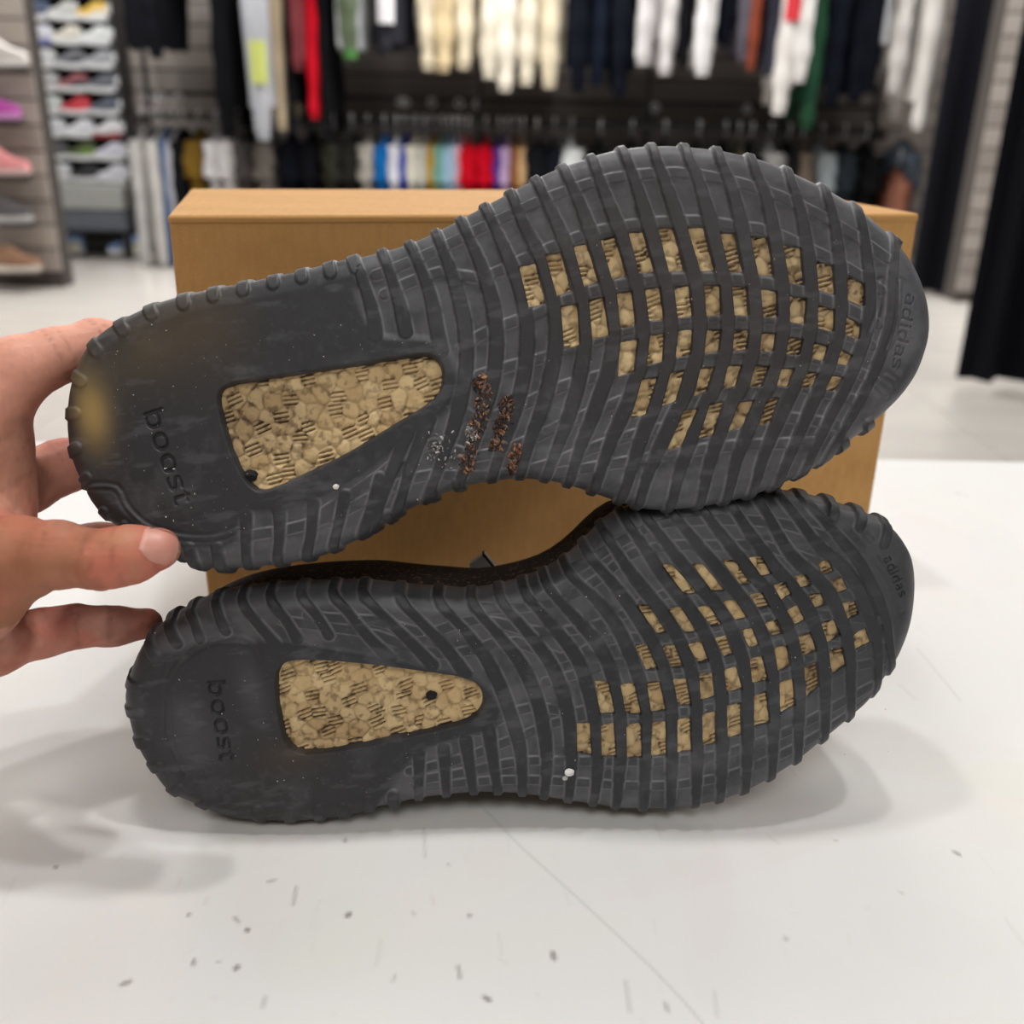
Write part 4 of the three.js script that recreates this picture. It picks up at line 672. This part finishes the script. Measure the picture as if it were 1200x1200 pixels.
{
  // slatted pier at the left, with single shoes on small shelves
  const z = -6.6, xr = atZ(47, 150, z).x, xl = xr - 1.1, pitch = 0.148, H = CEIL;
  const pier = struct('wall_left_pier', box(xr - xl, H, 0.16), mat(70, 64, 60, 0.85), [(xl + xr) / 2, H / 2, z - 0.09]);
  const g = rbox(xr - xl + 0.01, pitch - 0.012, 0.022, 0.004, 0, 0, 0, 1), tones = [mat(156, 146, 138, 0.7), mat(148, 138, 131, 0.7), mat(162, 152, 144, 0.7)];
  for (let k = 0; k < 15; k++) { const m = part('board', g, tones[(k * 5) % 3], pier); m.position.set(0, 0.1 + pitch * (k + 0.5) - H / 2, 0.09); }
  const list = [['pale grey sneaker on the pier shelf above the magenta one', 76, 5, [196, 190, 186], [214, 210, 206]], ['magenta sneaker on a small shelf of the slatted pier', 138, -4, [186, 74, 170], [214, 150, 205]], ['salmon pink sneaker on a small shelf of the slatted pier', 203, 8, [232, 150, 152], [222, 190, 186]], ['black and silver shoe on the pier shelf below the pink sneaker', 258, 12, [88, 86, 88], [200, 198, 196]], ['brown and cream slide on the lowest pier shelf near the floor', 316, 22, [150, 112, 88], [226, 216, 204]]];
  list.forEach(([label, py, px, c, s]) => {
    const p = atZ(px, py, z + 0.12), sh = thing('shoe_shelf', `small bracket shelf under the ${label.split(' on ')[0]}`, 'shelf', 'small shelves of the slatted pier', [p.x, p.y - 0.012, z + 0.14]);
    part('board', rbox(0.3, 0.01, 0.14, 0.004, 0, 0, 0, 1), mat(60, 54, 50, 0.5), sh); part('bracket', rbox(0.22, 0.03, 0.012, 0.004, 0, -0.022, -0.08, 1), mat(60, 54, 50, 0.5), sh);
    sneaker(label, 'single shoes on the slatted pier', [p.x, p.y - 0.006, z + 0.13], Math.PI + 0.2, c, s, null, 0.88);
  });
}
// garments hung edge-on from a rail: body, two sleeves with cuffs, a hanger with its hook
const steel = new THREE.MeshStandardMaterial({ color: lin(226, 227, 230), metalness: 0.35, roughness: 0.3 });
const hookGeo = (() => { const p = []; for (let k = 0; k <= 20; k++) { const a = -Math.PI * 0.5 + k / 20 * Math.PI * 1.35; p.push([0, 0.026 + 0.026 * Math.sin(a), 0.026 * Math.cos(a)]); } return mergeGeometries([tube(p.reverse(), 0.006, 24, 6), new THREE.CylinderGeometry(0.0035, 0.0035, 0.07, 6).translate(0, -0.035, 0)]); })();
const barGeo = mergeGeometries([-1, 1].map((s) => tube([[0, -0.06, 0], [0, -0.08, s * 0.08], [0, -0.13, s * 0.2]], 0.008, 12, 8)));
const cloths = new Map();
function fabric(c) {
  const key = c.map(Math.round).join();
  if (!cloths.has(key)) cloths.set(key, new THREE.MeshPhysicalMaterial({ color: lin(...c).multiplyScalar(0.78), roughness: 0.95, specularIntensity: 0.12 }));
  return cloths.get(key);
}
const ringsDone = [];
function garment(x0, x1, zPlane, railY, bottomY, c, label, group, kind, seed, extra = {}) {
  const r = rng(seed * 97 + 5), w = Math.max(0.03, x1 - x0), o = thing(kind === 'tee' ? 'shirt' : kind, label, { hoodie: 'hoodie', tee: 'shirt', jacket: 'jacket', trousers: 'trousers' }[kind], group, [(x0 + x1) / 2, railY, zPlane]);
  const len = railY - bottomY, top = 0.075, bodyLen = kind === 'hoodie' ? len * 0.9 : len, b1 = kind === 'trousers' ? 0.12 : 0.24, ph = r() * 6, f1 = 3 + Math.floor(r() * 3);
  o.rotation.y = (r() - 0.5) * 0.12;
  const NT = 28, NH = 22;
  const body = grid(NT, NH, (i, j) => {
    const t = j / NH, th = i / NT * Math.PI * 2, y = -top - t * (bodyLen - top) - (j === NH ? 0.012 * Math.sin(th * 3 + ph) : 0), sh = smooth(0, 0.22, t), b = lerp(0.06, b1, Math.pow(sh, 0.6)) * (1 + 0.06 * t), aa = lerp(0.014, w * 0.47, smooth(0, 0.3, t)) * (1 + 0.16 * Math.sin(f1 * th + ph + t * 2) + 0.1 * Math.sin(th * 7 + ph * 2 - t * 3)), cc = Math.cos(th), ss = Math.sin(th);
    return [aa * Math.sign(cc) * Math.abs(cc) ** 0.7, y, b * ss - 0.02];
  }, true);
  const caps = grid(NT, 1, (i, j) => { const k = j ? (NH * (NT + 1) + i) : -1; if (k < 0) return [0, -bodyLen + 0.02, -0.02]; const a = body.attributes.position; return [a.getX(k), a.getY(k), a.getZ(k)]; }, false);
  part('body', mergeGeometries([body, caps]), fabric(c), o);
  if (kind !== 'trousers') for (const s of [1, -1]) {
    const sl = kind === 'tee' ? 0.24 : len - 0.13 - (s < 0 ? 0.06 : 0), rr = Math.min(0.07, w * 0.46), sx = (r() - 0.5) * w * 0.25;
    const sleeve = grid(16, 18, (i, j) => { const t = j / 18, th = i / 16 * Math.PI * 2, k = kind === 'tee' ? 1.1 : lerp(1.12, 0.82, t) * (j > 15 ? 0.86 : 1), rad = rr * k * (1 + 0.13 * Math.sin(3 * th + t * 9 + ph) + 0.08 * Math.sin(t * 26 + ph)); return [sx * t + rad * Math.cos(th), -0.15 - t * sl, s * (0.19 + 0.03 * t) + rad * 0.9 * Math.sin(th)]; }, true);
    part('sleeve', sleeve, fabric(extra.sleeve ?? c), o);
    if (kind !== 'tee') part('cuff', new THREE.CylinderGeometry(rr * 0.66, rr * 0.6, 0.06, 16, 1).translate(sx, -0.15 - sl - 0.015, s * 0.22), fabric(extra.cuff ?? c.map((q) => q * 0.93)), o);
    if (extra.print && s > 0) part('print', new THREE.CylinderGeometry(rr * 1.16, rr * 1.12, extra.print[1] - extra.print[0], 10, 1, true, -0.6, 1.5).translate(sx * 0.6, -(extra.print[0] + extra.print[1]) / 2, 0.212), new THREE.MeshStandardMaterial({ color: lin(...extra.print[2]), roughness: 0.9, side: THREE.DoubleSide }), o);
  }
  const h = part('hanger', barGeo, mat(40, 40, 42, 0.5), o); part('hook', hookGeo, steel, h);
  return o;
}
{
  const zu = -7.55, zl = -7.75, railU = 2.36, railL = atZ(600, 146, zl).y, xw = (px, py, z) => atZ(px, py, z).x;
  // the double rack that carries them
  const xa = xw(160, 130, zl), xb = xw(1040, 145, zl), rack = thing('clothing_rack', 'long black double clothing rack along the dark back wall', 'rack', null, [(xa + xb) / 2, 0, -7.7]), W = xb - xa, bk = mat(26, 26, 28, 0.45);
  part('upper_rail', rbox(W, 0.03, 0.03, 0.008, 0, railU, zu + 7.7, 2), bk, rack); part('lower_rail', rbox(W, 0.03, 0.03, 0.008, 0, railL - 0.002, zl + 7.7, 2), bk, rack); part('ring_bar', rbox(W, 0.02, 0.02, 0.006, 0, railL + 0.155, -0.3, 2), bk, rack);
  for (const px of [163, 358, 562, 762, 1036]) { const x = xw(px, 140, zl) - (xa + xb) / 2; part('upright', rbox(0.035, 2.4, 0.035, 0.008, x, 1.2, -0.28, 2), bk, rack); part('bracket', rbox(0.03, 0.04, 0.3, 0.008, x, railU - 0.03, -0.1, 1), bk, rack); part('bracket', rbox(0.03, 0.04, 0.3, 0.008, x, railL - 0.03, -0.14, 1), bk, rack); }
  for (const px of [175, 190, 211, 260, 470, 475, 506, 538, 560, 768, 876]) { const x = xw(px, 128, -7.98), y = railL + 0.155; tagRing(x, y - 0.02); }
  function tagRing(x, y) { const m = part('steel_ring', new THREE.TorusGeometry(0.028, 0.006, 8, 20), steel, scene); m.position.set(x, y, -7.985); m.rotation.y = 0.5; m.userData = { label: 'small steel ring hanging from the thin upper bar of the clothing rack', category: 'ring', group: 'steel rings on the rack bar' }; }
  const blk = [17, 17, 20], nvy = [15, 18, 27], cream = [222, 210, 184], off = [214, 208, 204];
  const up = [
    [136, 206, 55, [22, 22, 27], 'boxy black jacket with square hem hanging right of the sneaker rack', 'jacket'],
    [250, 284, 150, blk, 'long black hoodie hanging left of the grey one with yellow print', 'hoodie'],
    [284, 329, 152, [176, 178, 184], 'light grey hoodie with yellow-green print on its sleeve', 'hoodie', { print: [0.84, 1.1, [170, 178, 96]] }],
    [321, 341, 141, [196, 178, 150], 'narrow beige sleeve hanging right beside the light grey hoodie', 'hoodie'],
    [338, 350, 146, blk, 'slim black hoodie between the beige sleeve and the red ones', 'hoodie'],
    [342, 361, 70, [112, 52, 56], 'dark maroon patterned jacket just left of the bright red one', 'jacket'],
    [357, 378, 127, [206, 24, 42], 'bright red long sleeve hanging alone among black garments', 'hoodie'],
    [377, 392, 158, blk, 'long black hoodie hanging right beside the bright red sleeve', 'hoodie'],
    [388, 424, 56, [172, 174, 178], 'white graphic jacket with black and green patches above the rack', 'jacket', { sleeve: [90, 100, 80], cuff: [80, 130, 70] }],
    [428, 482, 52, [44, 44, 50], 'black jacket with white print, left of the cream hoodies', 'jacket', { print: [0.5, 0.72, [200, 198, 202]] }],
    [486, 513, 70, cream, 'cream hoodie, first from the left in the cream row', 'hoodie'],
    [509, 535, 72, [208, 188, 150], 'darker beige hoodie, second in the cream row', 'hoodie'],
    [531, 557, 69, cream, 'cream hoodie just right of the darker beige one', 'hoodie'],
    [559, 587, 80, [228, 220, 202], 'pale cream hoodie beginning the second cluster of cream hoodies', 'hoodie'],
    [580, 606, 95, [230, 222, 206], 'pale cream hoodie whose sleeve hangs lowest in the cream row', 'hoodie'],
    [602, 632, 88, [224, 215, 196], 'cream hoodie, second from the right in the cream row', 'hoodie'],
    [626, 660, 91, [216, 204, 178], 'warm cream hoodie, last on the right of the cream row', 'hoodie'],
    [664, 692, 96, nvy, 'dark navy hoodie directly right of the cream row', 'hoodie'],
    [689, 716, 88, [22, 27, 40], 'dark navy hoodie in the middle of the three navy ones', 'hoodie'],
    [712, 746, 102, nvy, 'dark navy hoodie left of the white pair of sleeves', 'hoodie'],
    [744, 770, 64, [204, 200, 200], 'grey-white hoodie right beside the dark navy hoodies', 'hoodie'],
    [764, 796, 75, [226, 222, 222], 'white hoodie right of the grey-white one, with creased sleeve', 'hoodie'],
    [793, 812, 66, blk, 'black hoodie between two white hoodies', 'hoodie'],
    [808, 839, 76, [222, 220, 220], 'single white hoodie with black garments on both sides', 'hoodie'],
    [838, 862, 40, nvy, 'short navy jacket right of the single white hoodie', 'jacket'],
    [860, 880, 60, [92, 88, 98], 'charcoal jacket left of the rust coloured sleeve', 'jacket'],
    [876, 891, 70, [132, 66, 48], 'rust brown sleeve hanging between charcoal and slate jackets', 'hoodie'],
    [890, 912, 76, [62, 62, 76], 'slate navy hoodie left of the long white sleeve', 'hoodie'],
    [902, 936, 122, [228, 224, 220], 'long white hoodie with a touch of red, in front of the green one', 'hoodie', { print: [0.3, 0.66, [190, 40, 50]] }],
    [926, 951, 84, [224, 221, 218], 'shorter white hoodie between the long white and the green one', 'hoodie'],
    [930, 957, 139, [38, 72, 52], 'dark green hoodie hanging below the two white ones', 'hoodie'],
    [955, 988, 112, nvy, 'navy-black hoodie right beside the dark green one', 'hoodie'],
    [985, 1036, 108, [14, 16, 24], 'broad navy-black jacket left of the last white garments', 'jacket'],
    [1031, 1046, 53, [206, 208, 212], 'short pale grey top at the left of the last white garments', 'tee'],
    [1037, 1064, 97, [206, 202, 198], 'light grey hoodie left of the last long white one', 'hoodie'],
    [1058, 1104, 141, [228, 225, 220], 'long white hoodie, last on the rail beside the dark curtain', 'hoodie'],
  ];
  up.forEach(([a, b, yb, c, label, kind, extra], i) => { const z = zu + (i % 3) * 0.03; garment(xw(a, yb, z + 0.25), xw(b, yb, z + 0.25), z, railU, atZ((a + b) / 2, yb, z + 0.25).y, c, label, 'tops on the upper rail', kind, i + 1, extra); });
  const lo = [
    [155, 172, [206, 204, 202], 'white-grey shirt, first at the left end of the lower rail'], [169, 181, [150, 146, 142], 'mid grey shirt between the two leftmost white shirts'], [177, 191, [214, 211, 208], 'white shirt left of the blue one on the lower rail'], [188, 199, [78, 112, 160], 'denim blue shirt near the left end of the lower rail'], [196, 209, [206, 206, 212], 'pale shirt squeezed between denim blue and black'], [203, 220, [24, 24, 28], 'black shirt left of the yellow patterned one'],
    [218, 243, [128, 100, 40], 'black and mustard yellow patterned shirt on the lower rail'], [242, 259, [218, 216, 218], 'white shirt directly right of the mustard patterned one'], [256, 276, [206, 203, 203], 'greyish white shirt, second right of the mustard patterned one'], [275, 301, [72, 68, 68], 'charcoal shirt right of the white pair'], [299, 326, [120, 114, 108], 'taupe grey shirt left of a run of black ones'],
    [325, 351, [18, 20, 28], 'black shirt just right of the taupe grey one'], [349, 376, [22, 22, 28], 'black shirt left of the dark olive one'], [375, 401, [50, 50, 42], 'dark olive shirt on the lower rail'], [399, 421, [36, 36, 34], 'blackish shirt left of the light stone one'], [419, 439, [172, 166, 158], 'light stone shirt left of the bright blue one'],
    [440, 457, [22, 104, 176], 'bright blue shirt on the lower rail'], [456, 469, [214, 216, 226], 'white shirt between bright blue and royal blue'], [466, 479, [54, 74, 178], 'royal blue shirt on the lower rail'], [477, 492, [216, 212, 196], 'cream shirt right of the royal blue one'], [490, 501, [188, 186, 178], 'light grey shirt left of the mustard one'], [498, 512, [190, 152, 60], 'mustard shirt left of the sage green one'], [509, 523, [110, 158, 146], 'sage green shirt beside the pale blue ones'],
    [520, 530, [150, 182, 206], 'light blue shirt right of the sage green one'], [528, 537, [192, 208, 228], 'very pale blue shirt left of the pink one'], [534, 542, [224, 160, 176], 'pink shirt left of the red pair'], [538, 557, [190, 12, 32], 'red shirt, left one of the red pair'], [557, 579, [204, 16, 38], 'red shirt, right one of the red pair'], [578, 590, [88, 52, 140], 'purple shirt right of the red pair'], [588, 599, [188, 160, 196], 'lilac shirt between purple and brown'], [597, 609, [156, 102, 62], 'brown shirt left of the tan one'], [606, 617, [206, 172, 128], 'tan shirt right of the brown one'],
    [616, 640, [20, 22, 26], 'black shirt right of the tan one'], [637, 660, [24, 26, 34], 'black-navy shirt left of the white tee'], [655, 683, [222, 226, 228], 'white tee showing just above the raised shoe'], [684, 722, [24, 24, 26], 'black shirt right of the white tee'], [721, 760, [30, 28, 28], 'black shirt above the middle of the raised shoe'], [759, 800, [26, 26, 28], 'dark shirt above the crest of the raised shoe'], [799, 840, [30, 28, 28], 'dark brown-black shirt over the toe side of the shoe'], [838, 864, [22, 22, 24], 'black shirt left of the olive one at the right'], [860, 874, [96, 92, 74], 'narrow olive shirt at the right of the lower rail'], [873, 892, [24, 24, 26], 'black shirt between olive and pale grey'],
    [890, 919, [160, 158, 158], 'pale grey shirt at the right of the lower rail'], [917, 936, [28, 26, 28], 'black shirt left of the taupe one at the right'], [934, 952, [112, 100, 90], 'taupe shirt beside the silvery one'], [948, 982, [150, 158, 162], 'silvery pale shirt near the right end of the lower rail'], [978, 1006, [40, 46, 50], 'dark slate shirt right of the silvery one'], [1004, 1034, [20, 20, 22], 'black shirt, last on the lower rail'],
  ];
  lo.forEach(([a, b, c, label], i) => { const z = zl + (i % 3) * 0.02 - 0.01, yb = a < 200 ? atZ(180, 296, z).y : railL - 0.72; garment(xw(a, 215, z + 0.2), xw(b, 215, z + 0.2), z, railL, yb, c, label, 'shirts on the lower rail', i < 6 ? 'hoodie' : 'tee', 100 + i); });
  // two narrow garments on a short side arm by the curtain
  garment(xw(1046, 190, -7.7), xw(1066, 190, -7.7), -7.7, railL + 0.02, railL - 0.5, [112, 126, 142], 'blue-grey scarf-like shirt hanging beside the dark curtain', 'garments by the curtain', 'tee', 171);
  garment(xw(1040, 225, -7.5), xw(1056, 225, -7.5), -7.5, railL - 0.16, railL - 0.75, [140, 92, 76], 'rust brown shirt hanging low beside the dark curtain', 'garments by the curtain', 'tee', 172);
}
// fitting room curtains and the slatted column at the right
function curtain(label, xl, xr, z, top, bottom, c, seed, depth) {
  const o = thing('curtain', label, 'curtain', 'fitting room curtains', [(xl + xr) / 2, bottom, z]), w = xr - xl, n = Math.round(w / 0.008), ph = seed;
  const f = (i, j, off) => { const x = (i / n - 0.5) * w, t = j / 24; return [x + 0.01 * Math.sin(x * 30 + ph + t), lerp(top - bottom, 0, t), depth * (Math.sin(x * 34 + ph) + 0.5 * Math.sin(x * 61 + 2 * ph)) * (0.75 + 0.3 * t) + off]; };
  const front = grid(n, 24, (i, j) => f(i, j, 0.002)), back = grid(n, 24, (i, j) => f(n - i, j, -0.002));
  part('cloth', mergeGeometries([front, back]), fabric(c), o);
  part('rod', new THREE.CylinderGeometry(0.014, 0.014, w + 0.1, 12).rotateZ(Math.PI / 2).translate(0, top - bottom + 0.02, 0), mat(30, 30, 32, 0.4), o);
  for (let k = 0; k < 6; k++) part('ring', new THREE.TorusGeometry(0.024, 0.004, 8, 18).rotateY(Math.PI / 2).translate((k / 5 - 0.5) * (w - 0.05), top - bottom + 0.012, 0), steel, o);
}
{
  const zc = -7.0, xl = atZ(1086, 200, zc).x, xr = atZ(1172, 100, zc).x; curtain('long black curtain left of the pale slatted column', xl, xr + 0.1, zc, 2.6, 0.03, [26, 27, 33], 1.3, 0.03);
  const zn = -4.45, nl = atZ(1142, 330, zn).x; curtain('nearer black curtain right of the pale slatted column', nl, nl + 1.4, zn, 2.6, 0.05, [25, 26, 32], 2.2, 0.035);
  const zp = -6.75, pl = atZ(1147, 200, zp).x, pr = atZ(1176, 200, zp).x, column = struct('wall_right_pier', box(pr - pl, CEIL, 0.5), mat(84, 78, 74, 0.8), [(pl + pr) / 2, CEIL / 2, zp - 0.26]), g = rbox(pr - pl + 0.01, 0.116, 0.022, 0.004, 0, 0, 0, 1), tones = [mat(160, 152, 146, 0.7), mat(150, 142, 136, 0.7), mat(168, 160, 153, 0.7)];
  for (let k = 0; k < 18; k++) { const m = part('board', g, tones[(k * 4 + (k >> 2)) % 3], column); m.position.set(0, 0.07 + 0.128 * (k + 0.5) - CEIL / 2, 0.255); }
}
scene.traverse((o) => { if (o.isMesh) o.castShadow = o.receiveShadow = true; });
renderer.render(scene, camera);
